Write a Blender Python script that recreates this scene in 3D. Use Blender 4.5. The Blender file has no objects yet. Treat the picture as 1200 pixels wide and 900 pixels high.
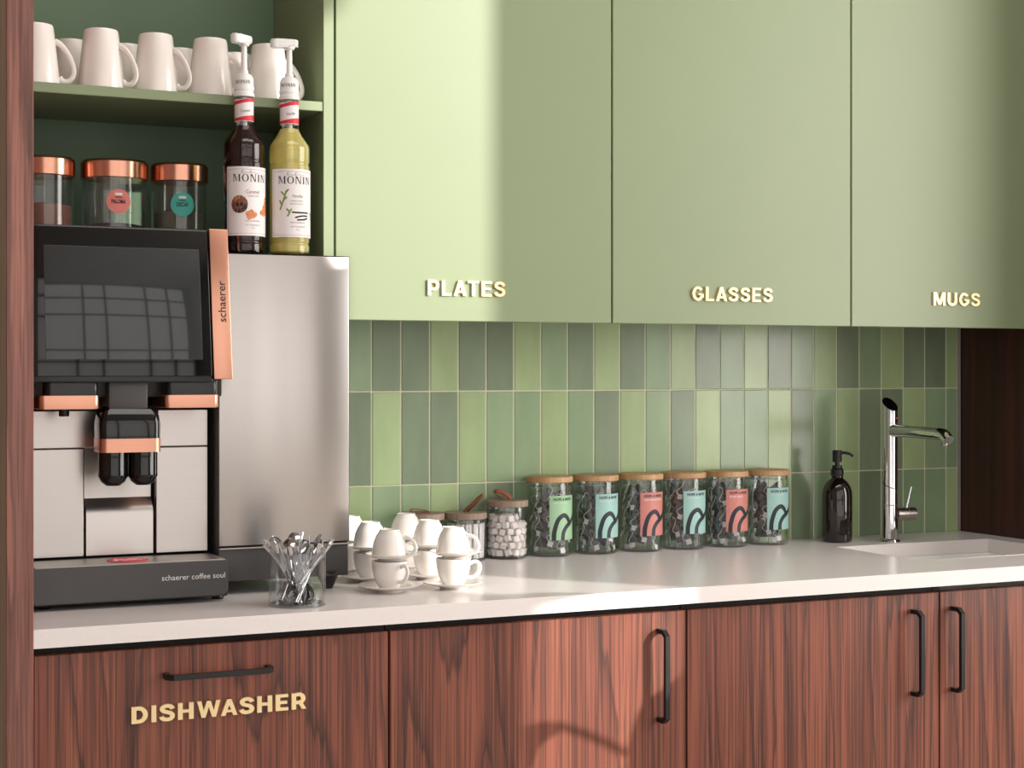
import bpy, bmesh, math, random
from mathutils import Vector, Matrix, Euler
S = bpy.context.scene
COL = S.collection
PI = math.pi
rnd = random.Random(7)

# ---------------------------------------------------------------- camera
F_PX, CX, HY = 1935.0, 600.0, 432.0
YAW = math.atan(896 / 1935.0)
CAM_D, CAM_H = 3.33, 1.312
cam = bpy.data.cameras.new('camera')
cam.sensor_width = 36.0
cam.lens = F_PX / 1200 * 36
cam.shift_y = -(450 - HY) / 1200
cam.clip_start = 0.05
camo = bpy.data.objects.new('camera', cam)
COL.objects.link(camo)
camo.location = (0, -CAM_D, CAM_H)
camo.rotation_euler = (PI / 2, 0, -YAW)
S.camera = camo

# ---------------------------------------------------------------- light
SUN_M, SUN_E = 0.85, 0.42            # travel per metre into the wall: leftwards, downwards
W = bpy.data.worlds.new('world'); S.world = W; W.use_nodes = True
bg = W.node_tree.nodes['Background']
bg.inputs[0].default_value = (0.85, 0.92, 1.0, 1); bg.inputs[1].default_value = 1.0

def lamp(name, typ, loc, aim, energy, color, size=None, size_y=None, angle=None):
    l = bpy.data.lights.new(name, typ); l.energy = energy; l.color = color
    if typ == 'AREA':
        l.shape = 'RECTANGLE'; l.size = size; l.size_y = size_y
    if angle: l.angle = angle
    o = bpy.data.objects.new(name, l); COL.objects.link(o)
    o.location = loc
    o.rotation_euler = Vector(aim).to_track_quat('-Z', 'Y').to_euler()
    return o
lamp('sun', 'SUN', (4, -5, 4), (-SUN_M, 1, -SUN_E), 5.2, (1.0, 0.95, 0.89), angle=0.0095)
lamp('window_light_right', 'AREA', (4.06, -2.35, 2.0), (-1, 0, -0.05), 125, (1.0, 0.955, 0.91), 2.3, 2.6)
lamp('window_light_rear', 'AREA', (0.9, -5.9, 2.0), (0, 1, -0.02), 92, (1.0, 0.96, 0.94), 6.2, 3.6)
lamp('added_overhead_fill', 'AREA', (1.3, -1.9, 3.86), (0, 0.12, -1), 34, (1.0, 0.97, 0.95), 2.6, 1.2)  # unseen area fill added overhead to brighten the worktop
S.view_settings.view_transform = 'Standard'
S.view_settings.look = 'None'
S.view_settings.exposure = 0.13
S.view_settings.gamma = 1.0
S.view_settings.use_curve_mapping = False
S.cycles.transparent_max_bounces = 32
S.cycles.max_bounces = 12
S.cycles.use_denoising = True

# ---------------------------------------------------------------- helpers
def wx(px, Y):
    """world X of picture column px on the plane y = Y"""
    t = (px - CX) / F_PX; s, c = math.sin(YAW), math.cos(YAW)
    return (CAM_D + Y) * (t * c + s) / (c - t * s)
def dep(X, Y): return X * math.sin(YAW) + (Y + CAM_D) * math.cos(YAW)
def wz(px, py, Y):
    return CAM_H - (py - HY) * dep(wx(px, Y), Y) / F_PX
def face_cam(X, Y): return -math.atan2(X, CAM_D + Y)      # rotz that turns local -Y to the camera

def srgb(r, g, b):
    def f(v):
        v /= 255.0
        return v / 12.92 if v <= 0.04045 else ((v + 0.055) / 1.055) ** 2.4
    return (f(r), f(g), f(b), 1)

class N:
    def __init__(s, name):
        s.m = bpy.data.materials.new(name); s.m.use_nodes = True
        s.t = s.m.node_tree; s.t.nodes.clear()
        s.out = s.t.nodes.new('ShaderNodeOutputMaterial')
    def n(s, typ, **k):
        nd = s.t.nodes.new('ShaderNode' + typ)
        for a, v in k.items(): setattr(nd, a, v)
        return nd
    def l(s, a, b): s.t.links.new(a, b)
    def ramp(s, fac, stops):
        r = s.n('ValToRGB'); e = r.color_ramp.elements
        while len(e) < len(stops): e.new(0.5)
        for el, (p, c) in zip(e, stops): el.position = p; el.color = c
        s.l(fac, r.inputs[0]); return r.outputs[0]
    def math(s, op, a, b=None, clamp=False):
        m = s.n('Math', operation=op); m.use_clamp = clamp
        for i, v in enumerate((a, b)):
            if v is None: continue
            if isinstance(v, (int, float)): m.inputs[i].default_value = v
            else: s.l(v, m.inputs[i])
        return m.outputs[0]
    def mix(s, fac, a, b, mode='MIX'):
        m = s.n('Mix', data_type='RGBA', blend_type=mode)
        for i, v in ((0, fac), (6, a), (7, b)):
            if isinstance(v, (int, float, tuple)): m.inputs[i].default_value = v
            else: s.l(v, m.inputs[i])
        return m.outputs[2]
    def coords(s, scale, rand=0.0):
        tc = s.n('TexCoord'); mp = s.n('Mapping'); mp.inputs['Scale'].default_value = scale
        v = tc.outputs['Object']
        if rand:
            oi = s.n('ObjectInfo'); ad = s.n('VectorMath', operation='ADD'); sc = s.n('VectorMath', operation='SCALE')
            cb = s.n('CombineXYZ')
            s.l(oi.outputs['Random'], cb.inputs[0]); s.l(oi.outputs['Random'], cb.inputs[1]); s.l(oi.outputs['Random'], cb.inputs[2])
            s.l(cb.outputs[0], sc.inputs[0]); sc.inputs['Scale'].default_value = rand
            s.l(v, ad.inputs[0]); s.l(sc.outputs[0], ad.inputs[1]); v = ad.outputs[0]
        s.l(v, mp.inputs['Vector']); return mp.outputs[0]
    def noise(s, vec, scale=1, detail=2, rough=0.5, dist=0):
        n = s.n('TexNoise'); s.l(vec, n.inputs['Vector'])
        n.inputs['Scale'].default_value = scale; n.inputs['Detail'].default_value = detail
        n.inputs['Roughness'].default_value = rough; n.inputs['Distortion'].default_value = dist
        return n.outputs['Fac']
    def bsdf(s, **k):
        b = s.n('BsdfPrincipled')
        for a, v in k.items():
            i = b.inputs[a.replace('_', ' ')]
            if hasattr(v, 'is_linked'): s.l(v, i)
            else: i.default_value = v
        s.l(b.outputs[0], s.out.inputs[0]); return b
    def bump(s, b, h, strength=0.1, dist=0.001):
        bp = s.n('Bump'); bp.inputs['Strength'].default_value = strength; bp.inputs['Distance'].default_value = dist
        s.l(h, bp.inputs['Height']); s.l(bp.outputs[0], b.inputs['Normal'])

def plain(name, col, rough=0.5, metal=0.0, var=0.04, scale=30, **k):
    """one colour with a faint procedural variation"""
    q = N(name)
    f = q.noise(q.coords((1, 1, 1), 3.0), scale, 3)
    lo = tuple(c * (1 - var) for c in col[:3]) + (1,); hi = tuple(min(1, c * (1 + var)) for c in col[:3]) + (1,)
    q.bsdf(Base_Color=q.ramp(f, [(0.3, lo), (0.7, hi)]), Roughness=rough, Metallic=metal, **k)
    return q.m

def wood(name, light, mid, dark, rough=0.38, big=(5.0, 5.0, 0.5), rings=13, gain=1.0, rand=11.0, fz=5.0):
    q = N(name)
    big_f = q.noise(q.coords(big, rand), 1, 2.0, 0.45, 0.25)
    wob = q.noise(q.coords((60, 60, 5), rand), 1, 2, 0.6)
    f = q.math('ADD', q.math('MULTIPLY', big_f, rings), q.math('MULTIPLY', wob, 0.55))
    ring = q.math('FRACT', f)
    fine = q.noise(q.coords((300, 300, fz), rand), 1, 2, 0.6)
    fine2 = q.noise(q.coords((105, 105, fz * 0.6), rand), 1, 2, 0.6)
    streak = q.noise(q.coords((34, 34, 1.0), rand), 1, 3, 0.6)
    c = q.mix(q.ramp(streak, [(0.32, (0, 0, 0, 1)), (0.68, (1, 1, 1, 1))]), mid, light)
    rm = q.ramp(ring, [(0.0, (1, 1, 1, 1)), (0.08, (0.6, 0.6, 0.6, 1)), (0.26, (0, 0, 0, 1)), (0.93, (0.03, 0.03, 0.03, 1)), (1.0, (1, 1, 1, 1))])
    c = q.mix(q.math('MULTIPLY', rm, 0.62 * gain), c, dark)
    pf = q.ramp(fine, [(0.40, (1, 1, 1, 1)), (0.52, (0, 0, 0, 1))])
    c = q.mix(q.math('MULTIPLY', pf, 0.5 * gain), c, dark)
    pf2 = q.ramp(fine2, [(0.34, (1, 1, 1, 1)), (0.50, (0, 0, 0, 1))])
    c = q.mix(q.math('MULTIPLY', pf2, 0.42 * gain), c, dark)
    b = q.bsdf(Base_Color=c, Roughness=rough)
    q.bump(b, fine, 0.25, 0.0006)
    return q.m

def thin_glass(name, tint=(0.97, 0.98, 0.98, 1), ior=1.45, rough=0.0, gain=1.0):
    q = N(name)
    lw = q.n('LayerWeight'); lw.inputs[0].default_value = 0.5
    f0 = ((ior - 1) / (ior + 1)) ** 2
    fac = q.math('ADD', q.math('MULTIPLY', q.math('POWER', lw.outputs['Facing'], 4.5), 0.75 - f0), f0)
    tr = q.n('BsdfTransparent'); tr.inputs[0].default_value = tint
    gl = q.n('BsdfGlossy'); gl.inputs['Roughness'].default_value = rough
    mx = q.n('MixShader')
    q.l(q.math('MULTIPLY', fac, gain, True), mx.inputs[0]); q.l(tr.outputs[0], mx.inputs[1]); q.l(gl.outputs[0], mx.inputs[2])
    q.l(mx.outputs[0], q.out.inputs[0]); return q.m

def brushed(name, col, rough=0.3, aniso=0.75, tangent=(0, 0, 1), along=(3, 3, 900)):
    q = N(name)
    f = q.noise(q.coords(along), 1, 3, 0.6)
    lo = tuple(c * 0.965 for c in col[:3]) + (1,)
    b = q.bsdf(Base_Color=q.ramp(f, [(0.3, lo), (0.7, col)]), Metallic=1.0, Roughness=rough, Anisotropic=aniso)
    tg = q.n('CombineXYZ')
    for i in range(3): tg.inputs[i].default_value = tangent[i]
    q.l(tg.outputs[0], b.inputs['Tangent'])
    q.bump(b, f, 0.015, 0.0003)
    return q.m

def tile_mat(name, col):
    q = N(name)
    f = q.noise(q.coords((14, 14, 5), 9.0), 1, 3, 0.5)
    oi = q.n('ObjectInfo')
    lo = tuple(c * 0.90 for c in col[:3]) + (1,); hi = tuple(c * 1.08 for c in col[:3]) + (1,)
    c = q.ramp(f, [(0.3, lo), (0.72, hi)])
    v = q.math('ADD', q.math('MULTIPLY', oi.outputs['Random'], 0.14), 0.93)
    hs = q.n('HueSaturation'); q.l(c, hs.inputs['Color']); q.l(v, hs.inputs['Value'])
    b = q.bsdf(Base_Color=hs.outputs[0], Roughness=0.22)
    q.bump(b, q.noise(q.coords((18, 18, 10), 9.0), 1, 1), 0.12, 0.002)
    return q.m

M = {}
M['sage'] = plain('sage_lacquer', srgb(131, 144, 110), 0.4, var=0.015, scale=4)
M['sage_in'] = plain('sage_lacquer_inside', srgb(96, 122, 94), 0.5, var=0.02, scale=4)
M['carcass'] = plain('black_carcass', srgb(18, 16, 14), 0.7)
M['wood'] = wood('stained_oak', srgb(152, 88, 67), srgb(118, 64, 48), srgb(48, 28, 25), gain=1.2, big=(4.4, 4.4, 0.34), rings=14, fz=2.6)
M['wood_edge'] = wood('stained_oak_edge', srgb(164, 108, 94), srgb(128, 80, 68), srgb(74, 46, 40), big=(14, 14, 0.6), rings=6)
M['wood_shaded'] = wood('stained_oak_shaded', srgb(80, 33, 24), srgb(56, 23, 18), srgb(26, 12, 10), rough=0.45, big=(5, 5, 0.5), rings=6, gain=0.7)  # oak with the shade of the left-facing panel put into its colour
M['bamboo'] = wood('bamboo', srgb(206, 168, 124), srgb(190, 148, 104), srgb(150, 108, 70), 0.5, (8, 60, 8), 4, 0.5)
M['walnut'] = wood('grey_brown_wood', srgb(164, 144, 128), srgb(146, 124, 108), srgb(108, 88, 76), 0.55, (8, 60, 8), 4, 0.6)
q = N('quartz')
sp = q.noise(q.coords((1, 1, 1)), 900, 2, 0.6)
b = q.bsdf(Base_Color=q.ramp(sp, [(0.3, srgb(228, 220, 218)), (0.7, srgb(238, 231, 229))]), Roughness=0.24, Specular_IOR_Level=0.4)
M['quartz'] = q.m
M['sink'] = plain('white_sink', srgb(244, 242, 238), 0.25, var=0.01)
M['grout'] = plain('cream_grout', srgb(214, 214, 186), 0.8, var=0.05, scale=200)
M['tile_l'] = tile_mat('tile_light', srgb(176, 198, 146))
M['tile_m'] = tile_mat('tile_mid', srgb(152, 176, 138))
M['tile_d'] = tile_mat('tile_dark', srgb(136, 153, 124))
M['brass'] = plain('brass', srgb(250, 224, 172), 0.35, 0.4, var=0.02)
M['black'] = plain('black_metal', srgb(20, 20, 21), 0.38, var=0.1)
M['plastic'] = plain('black_plastic', srgb(24, 24, 25), 0.28, var=0.08)
M['gloss'] = plain('gloss_black', srgb(9, 9, 10), 0.06, var=0.1)
M['anthracite'] = plain('anthracite_plastic', srgb(66, 64, 64), 0.42, var=0.04)
M['screen'] = plain('screen_glass', srgb(52, 54, 56), 0.05, var=0.03)
M['steel'] = brushed('brushed_steel', srgb(200, 194, 190), 0.28, 0.75)
M['steel_dull'] = brushed('dull_steel', srgb(190, 184, 178), 0.42, 0.3)
M['chrome'] = plain('chrome', srgb(215, 215, 218), 0.04, 1.0, var=0.01)
M['nickel'] = plain('brushed_nickel', srgb(170, 160, 152), 0.25, 1.0, var=0.02)
M['copper'] = brushed('copper', srgb(216, 158, 134), 0.3, 0.3, (1, 0, 0), (3, 3, 500))
M['copper_lid'] = brushed('copper_lid', srgb(226, 166, 140), 0.26, 0.5, (0, 0, 1), (200, 200, 3))
M['china'] = plain('white_china', srgb(238, 232, 226), 0.15, var=0.01, Coat_Weight=0.3)
M['mugc'] = plain('white_stoneware', srgb(232, 225, 218), 0.2, var=0.01, Coat_Weight=0.3)
M['white'] = plain('white_plastic', srgb(232, 230, 228), 0.35, var=0.01)
M['glass'] = thin_glass('clear_glass', gain=1.35)
M['bglass'] = thin_glass('bottle_glass', (0.95, 0.96, 0.95, 1), 1.5)
M['acrylic'] = thin_glass('clear_acrylic', (0.95, 0.96, 0.96, 1), 1.5, gain=1.7)
M['caramel'] = plain('caramel_syrup', (0.028, 0.005, 0.003, 1), 0.05, Transmission_Weight=0.5, IOR=1.36)
M['vanilla'] = plain('vanilla_syrup', (1.0, 0.84, 0.28, 1), 0.05, Transmission_Weight=0.56, IOR=1.36)
M['amber'] = plain('dark_amber_glass', srgb(26, 14, 10), 0.06, Coat_Weight=0.5)
M['paper'] = plain('white_paper', srgb(228, 222, 222), 0.55, var=0.02)
M['ink'] = plain('black_ink', srgb(26, 22, 22), 0.6)
M['ink_grey'] = plain('grey_ink', srgb(130, 122, 118), 0.6)
M['ink_white'] = plain('white_ink', srgb(225, 225, 222), 0.5)
M['red'] = plain('red_print', srgb(206, 40, 54), 0.5)
M['coral'] = plain('coral_print', srgb(226, 128, 118), 0.5, var=0.02)
M['teal'] = plain('teal_print', srgb(70, 178, 164), 0.5, var=0.02)
M['pink'] = plain('pale_pink_print', srgb(240, 158, 168), 0.5, var=0.02)
M['lab_green'] = plain('green_label', srgb(158, 196, 158), 0.45, var=0.02)
M['lab_blue'] = plain('pale_teal_label', srgb(160, 200, 194), 0.45, var=0.02)
M['lab_red'] = plain('salmon_label', srgb(208, 132, 122), 0.45, var=0.02)
M['navy'] = plain('navy_print', srgb(28, 38, 46), 0.5)
M['leather'] = plain('tan_leather', srgb(146, 84, 58), 0.55, var=0.12, scale=200)
M['sugar'] = plain('sugar', srgb(236, 226, 222), 0.7, var=0.04, scale=900)
M['cocoa'] = plain('cocoa', srgb(120, 76, 62), 0.9, var=0.15, scale=300)
M['powder'] = plain('grey_powder', srgb(88, 88, 74), 0.9, var=0.2, scale=300)
M['beans'] = plain('coffee_beans', srgb(46, 36, 32), 0.4, var=0.3, scale=120)
M['teabag'] = plain('tea_bag_mesh', srgb(100, 100, 102), 0.6, var=0.5, scale=300)
M['string'] = plain('white_string', srgb(222, 218, 212), 0.8)
M['trim'] = plain('aluminium_trim', srgb(176, 170, 166), 0.4, 0.3)
M['plaster'] = plain('plaster', srgb(168, 162, 154), 0.8, var=0.03, scale=6)
M['floor'] = plain('grey_floor', srgb(196, 186, 176), 0.5, var=0.06, scale=5)
M['nutbrown'] = plain('nut_print', srgb(120, 72, 52), 0.5, var=0.3, scale=200)
M['caram_print'] = plain('caramel_print', srgb(206, 128, 76), 0.5, var=0.3, scale=200)
M['leaf_print'] = plain('leaf_print', srgb(120, 142, 80), 0.5, var=0.3, scale=200)

# ---- mesh helpers
def finish(name, bm, mat, parent=None, ang=35, loc=None, rot=None):
    me = bpy.data.meshes.new(name)
    bmesh.ops.recalc_face_normals(bm, faces=bm.faces)
    bm.to_mesh(me); bm.free()
    me.materials.append(mat)
    if ang:
        me.polygons.foreach_set('use_smooth', [True] * len(me.polygons))
        me.set_sharp_from_angle(angle=math.radians(ang))
    return link(name, me, parent, loc, rot)
def link(name, me, parent=None, loc=None, rot=None):
    o = bpy.data.objects.new(name, me); COL.objects.link(o)
    if parent is not None: o.parent = parent
    if loc is not None: o.location = loc
    if rot is not None: o.rotation_euler = rot
    return o
def thing(name, label, cat, loc=(0, 0, 0), rz=0, group=None):
    o = bpy.data.objects.new(name, None); COL.objects.link(o)
    o.empty_display_size = 0.05
    o.location = loc; o.rotation_euler = (0, 0, rz)
    return tag(o, label, cat, group)
def tag(o, label=None, cat=None, group=None, kind=None):
    if label: o['label'] = label
    if cat: o['category'] = cat
    if group: o['group'] = group
    if kind: o['kind'] = kind
    return o
def copy_tree(o, parent=None):
    c = o.copy(); COL.objects.link(c)
    if parent is not None: c.parent = parent
    for ch in o.children: copy_tree(ch, c)
    return c
def box(x0, x1, y0, y1, z0, z1, bev=0.0, seg=2, bm=None):
    b = bmesh.new()
    r = bmesh.ops.create_cube(b, size=1)
    for v in r['verts']:
        v.co = Vector(((x0 + x1) / 2 + v.co.x * (x1 - x0), (y0 + y1) / 2 + v.co.y * (y1 - y0), (z0 + z1) / 2 + v.co.z * (z1 - z0)))
    if bev: bmesh.ops.bevel(b, geom=b.edges[:], offset=bev, segments=seg, profile=0.5, affect='EDGES')
    if bm is None: return b
    merge(bm, b); return bm
def merge(dst, src):
    me = bpy.data.meshes.new('tmp'); src.to_mesh(me); src.free(); dst.from_mesh(me); bpy.data.meshes.remove(me)
def lathe(prof, n=40, bm=None):
    """prof: (r, z) list, turned about z"""
    bm = bm or bmesh.new(); rings = []
    for r, z in prof:
        if r < 1e-6: rings.append([bm.verts.new((0, 0, z))])
        else: rings.append([bm.verts.new((r * math.cos(2 * PI * i / n), r * math.sin(2 * PI * i / n), z)) for i in range(n)])
    for a, b in zip(rings, rings[1:]):
        if len(a) == 1 and len(b) == 1: continue
        for i in range(n):
            j = (i + 1) % n
            if len(a) == 1: bm.faces.new((a[0], b[i], b[j]))
            elif len(b) == 1: bm.faces.new((a[i], b[0], a[j]))
            else: bm.faces.new((a[i], b[i], b[j], a[j]))
    return bm
def tube(path, rad, n=10, bm=None, flat=1.0, cap=True, up=Vector((0, 0, 1))):
    """swept tube; rad a number or list; flat squeezes the second axis"""
    bm = bm or bmesh.new(); P = [Vector(p) for p in path]; rings = []; prev = None
    for i, p in enumerate(P):
        t = (P[min(i + 1, len(P) - 1)] - P[max(i - 1, 0)]).normalized()
        if prev is None:
            u = up.cross(t)
            if u.length < 1e-4: u = Vector((1, 0, 0)).cross(t)
            u.normalize()
        else:
            u = prev - t * prev.dot(t)
            u.normalize()
        prev = u; w = t.cross(u); r = rad[i] if isinstance(rad, (list, tuple)) else rad
        rings.append([bm.verts.new(p + u * (r * math.cos(2 * PI * k / n)) + w * (r * flat * math.sin(2 * PI * k / n))) for k in range(n)])
    for a, b in zip(rings, rings[1:]):
        for k in range(n): bm.faces.new((a[k], a[(k + 1) % n], b[(k + 1) % n], b[k]))
    if cap: bm.faces.new(rings[0][::-1]); bm.faces.new(rings[-1])
    return bm
def spline(pts, n=8):
    """Catmull-Rom through pts"""
    P = [Vector(p) for p in pts]; P = [P[0] * 2 - P[1]] + P + [P[-1] * 2 - P[-2]]; out = []
    for i in range(1, len(P) - 2):
        for k in range(n):
            t = k / n; a, b, c, d = P[i - 1], P[i], P[i + 1], P[i + 2]
            out.append(0.5 * ((2 * b) + (c - a) * t + (2 * a - 5 * b + 4 * c - d) * t * t + (3 * b - a - 3 * c + d) * t ** 3))
    out.append(P[-2]); return out
def prism(poly, y0, y1, bm=None):
    """polygon in x,z pushed from y0 to y1"""
    bm = bm or bmesh.new()
    a = [bm.verts.new((x, y0, z)) for x, z in poly]; b = [bm.verts.new((x, y1, z)) for x, z in poly]
    bm.faces.new(a); bm.faces.new(b[::-1]); n = len(a)
    for i in range(n): bm.faces.new((a[i], b[i], b[(i + 1) % n], a[(i + 1) % n]))
    return bm
def rrect(x0, x1, z0, z1, r, n=5, corners='1111'):
    """rounded rectangle outline; corners: bottom-left, bottom-right, top-right, top-left"""
    o = []
    for k, (cx, cz, a) in enumerate(((x0 + r, z0 + r, PI), (x1 - r, z0 + r, 1.5 * PI), (x1 - r, z1 - r, 0), (x0 + r, z1 - r, PI / 2))):
        if corners[k] == '0':
            o.append(((x0, z0), (x1, z0), (x1, z1), (x0, z1))[k]); continue
        for i in range(n + 1):
            t = a + PI / 2 * i / n; o.append((cx + r * math.cos(t), cz + r * math.sin(t)))
    return o
def wrap(bm, r, z0=0.0, a0=0.0):
    """bend a flat drawing in x,z (front at y = 0, depth +y inwards) round a cylinder facing -y"""
    for v in bm.verts:
        a = a0 + v.co.x / r; rr = r - v.co.y
        v.co = Vector((rr * math.sin(a), -rr * math.cos(a), v.co.z + z0))
    return bm
def patch(w, h, th, n=20, m=1):
    """a thin curved-ready slab w by h, x centred, z from 0"""
    bm = bmesh.new()
    g = [[[bm.verts.new((-w / 2 + w * i / n, y, h * k / m)) for k in range(m + 1)] for i in range(n + 1)] for y in (0, th)]
    for i in range(n):
        for k in range(m):
            bm.faces.new((g[0][i][k], g[0][i + 1][k], g[0][i + 1][k + 1], g[0][i][k + 1]))
            bm.faces.new((g[1][i][k], g[1][i][k + 1], g[1][i + 1][k + 1], g[1][i + 1][k]))
        for k in (0, m):
            bm.faces.new((g[0][i][k], g[1][i][k], g[1][i + 1][k], g[0][i + 1][k]))
    for i in (0, n):
        for k in range(m): bm.faces.new((g[0][i][k], g[0][i][k + 1], g[1][i][k + 1], g[1][i][k]))
    return bm
def disc_patch(r, th, n=28):
    bm = bmesh.new()
    for y in (0, th):
        c = bm.verts.new((0, y, 0)); ring = [bm.verts.new((r * math.cos(2 * PI * i / n), y, r * math.sin(2 * PI * i / n))) for i in range(n)]
        mid = [bm.verts.new((v.co.x * .5, y, v.co.z * .5)) for v in ring]
        for i in range(n):
            bm.faces.new((c, mid[i], mid[(i + 1) % n])); bm.faces.new((mid[i], ring[i], ring[(i + 1) % n], mid[(i + 1) % n]))
        if y == 0: first = ring
    for i in range(n): bm.faces.new((first[i], ring[i], ring[(i + 1) % n], first[(i + 1) % n]))
    return bm
def ribbon(pts, wd, th=0.0004, n=8):
    """a flat drawn stroke in x,z"""
    P = spline([(x, 0, z) for x, z in pts], n); bm = bmesh.new(); rows = []
    for i, p in enumerate(P):
        t = (P[min(i + 1, len(P) - 1)] - P[max(i - 1, 0)]).normalized(); nrm = Vector((-t.z, 0, t.x)) * wd / 2
        rows.append([bm.verts.new(p + nrm), bm.verts.new(p - nrm), bm.verts.new(p - nrm + Vector((0, th, 0))), bm.verts.new(p + nrm + Vector((0, th, 0)))])
    for a, b in zip(rows, rows[1:]):
        for k in range(4): bm.faces.new((a[k], b[k], b[(k + 1) % 4], a[(k + 1) % 4]))
    bm.faces.new(rows[0]); bm.faces.new(rows[-1][::-1]); return bm
def text_bm(body, height, depth=0.0, bold=0.0, spacing=1.0, width=None, align='C'):
    """lettering in x,z; the front at y = 0, depth towards +y; height = cap height"""
    cu = bpy.data.curves.new('lettering', 'FONT'); cu.body = body; cu.size = 1.0; cu.extrude = 0.05 if depth else 0.0
    cu.offset = bold; cu.space_character = spacing; cu.resolution_u = 3
    o = bpy.data.objects.new('lettering', cu); me = bpy.data.meshes.new_from_object(o)
    bm = bmesh.new(); bm.from_mesh(me)
    bpy.data.objects.remove(o); bpy.data.curves.remove(cu); bpy.data.meshes.remove(me)
    xs = [v.co.x for v in bm.verts]; x0, x1 = min(xs), max(xs); k = height / 0.727
    kx = k if width is None else width / (x1 - x0); c = {'C': (x0 + x1) / 2, 'L': x0, 'R': x1}[align]
    for v in bm.verts:
        v.co = Vector(((v.co.x - c) * kx, (-v.co.z + 0.05) / 0.1 * depth if depth else 0.0, v.co.y * k))
    bmesh.ops.remove_doubles(bm, verts=bm.verts, dist=1e-6)
    return bm
def serif_bm(word, h, gap=0.16):
    """high-contrast serif capitals M O N I drawn from strokes"""
    bm = bmesh.new(); x = 0.0
    def poly(p): bm.faces.new([bm.verts.new((x + a * h, 0, b * h)) for a, b in p])
    for ch in word:
        if ch == 'I':
            poly([(.06, 0), (.36, 0), (.36, .05), (.06, .05)]); poly([(.06, .95), (.36, .95), (.36, 1), (.06, 1)]); poly([(.11, .05), (.31, .05), (.31, .95), (.11, .95)]); w = .42
        elif ch == 'N':
            poly([(0, 0), (.26, 0), (.26, .05), (0, .05)]); poly([(.08, .05), (.17, .05), (.17, .95), (.08, .95)]); poly([(0, .95), (.10, .95), (.16, .95), (.24, 1), (0, 1)])
            poly([(.08, 1), (.31, 1), (.85, 0), (.70, 0)]); poly([(.76, 0), (.85, 0), (.85, .95), (.76, .95)]); poly([(.68, .95), (.94, .95), (.94, 1), (.68, 1)]); w = .94
        elif ch == 'M':
            poly([(0, 0), (.26, 0), (.26, .05), (0, .05)]); poly([(.08, .05), (.17, .05), (.17, .95), (.08, .95)]); poly([(0, .95), (.16, .95), (.16, 1), (0, 1)])
            poly([(.12, 1), (.30, 1), (.60, .12), (.53, 0)]); poly([(.53, 0), (.57, .1), (.90, 1), (.86, 1)]); poly([(.84, .05), (1.01, .05), (1.01, .95), (.84, .95)])
            poly([(.84, .95), (1.11, .95), (1.11, 1), (.84, 1)]); poly([(.76, 0), (1.11, 0), (1.11, .05), (.76, .05)]); w = 1.11
        elif ch == 'O':
            n = 24; o_ = []; i_ = []
            for k in range(n):
                a = 2 * PI * k / n
                o_.append(bm.verts.new((x + (.46 + .46 * math.cos(a)) * h, 0, (.5 + .52 * math.sin(a)) * h))); i_.append(bm.verts.new((x + (.46 + .29 * math.cos(a)) * h, 0, (.5 + .46 * math.sin(a)) * h)))
            for k in range(n): bm.faces.new((o_[k], o_[(k + 1) % n], i_[(k + 1) % n], i_[k]))
            w = .92
        x += (w + gap) * h
    for v in bm.verts: v.co.x -= (x - gap * h) / 2
    return bm

def stroke(pts, s, depth, bm):
    """flat-ended thick line in x,z pushed back to depth"""
    P = [Vector((x, 0, z)) for x, z in pts]; rows = []
    for i, p in enumerate(P):
        a = (p - P[i - 1]).normalized() if i else None
        b = (P[i + 1] - p).normalized() if i < len(P) - 1 else None
        t = ((a or b) + (b or a)).normalized(); n_ = Vector((-t.z, 0, t.x)); k = s / 2 / max(0.5, n_.dot(Vector((-(a or b).z, 0, (a or b).x))))
        rows.append([bm.verts.new(p + n_ * k), bm.verts.new(p - n_ * k), bm.verts.new(p - n_ * k + Vector((0, depth, 0))), bm.verts.new(p + n_ * k + Vector((0, depth, 0)))])
    for a, b in zip(rows, rows[1:]):
        for k in range(4): bm.faces.new((a[k], b[k], b[(k + 1) % 4], a[(k + 1) % 4]))
    bm.faces.new(rows[0]); bm.faces.new(rows[-1][::-1])
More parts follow.
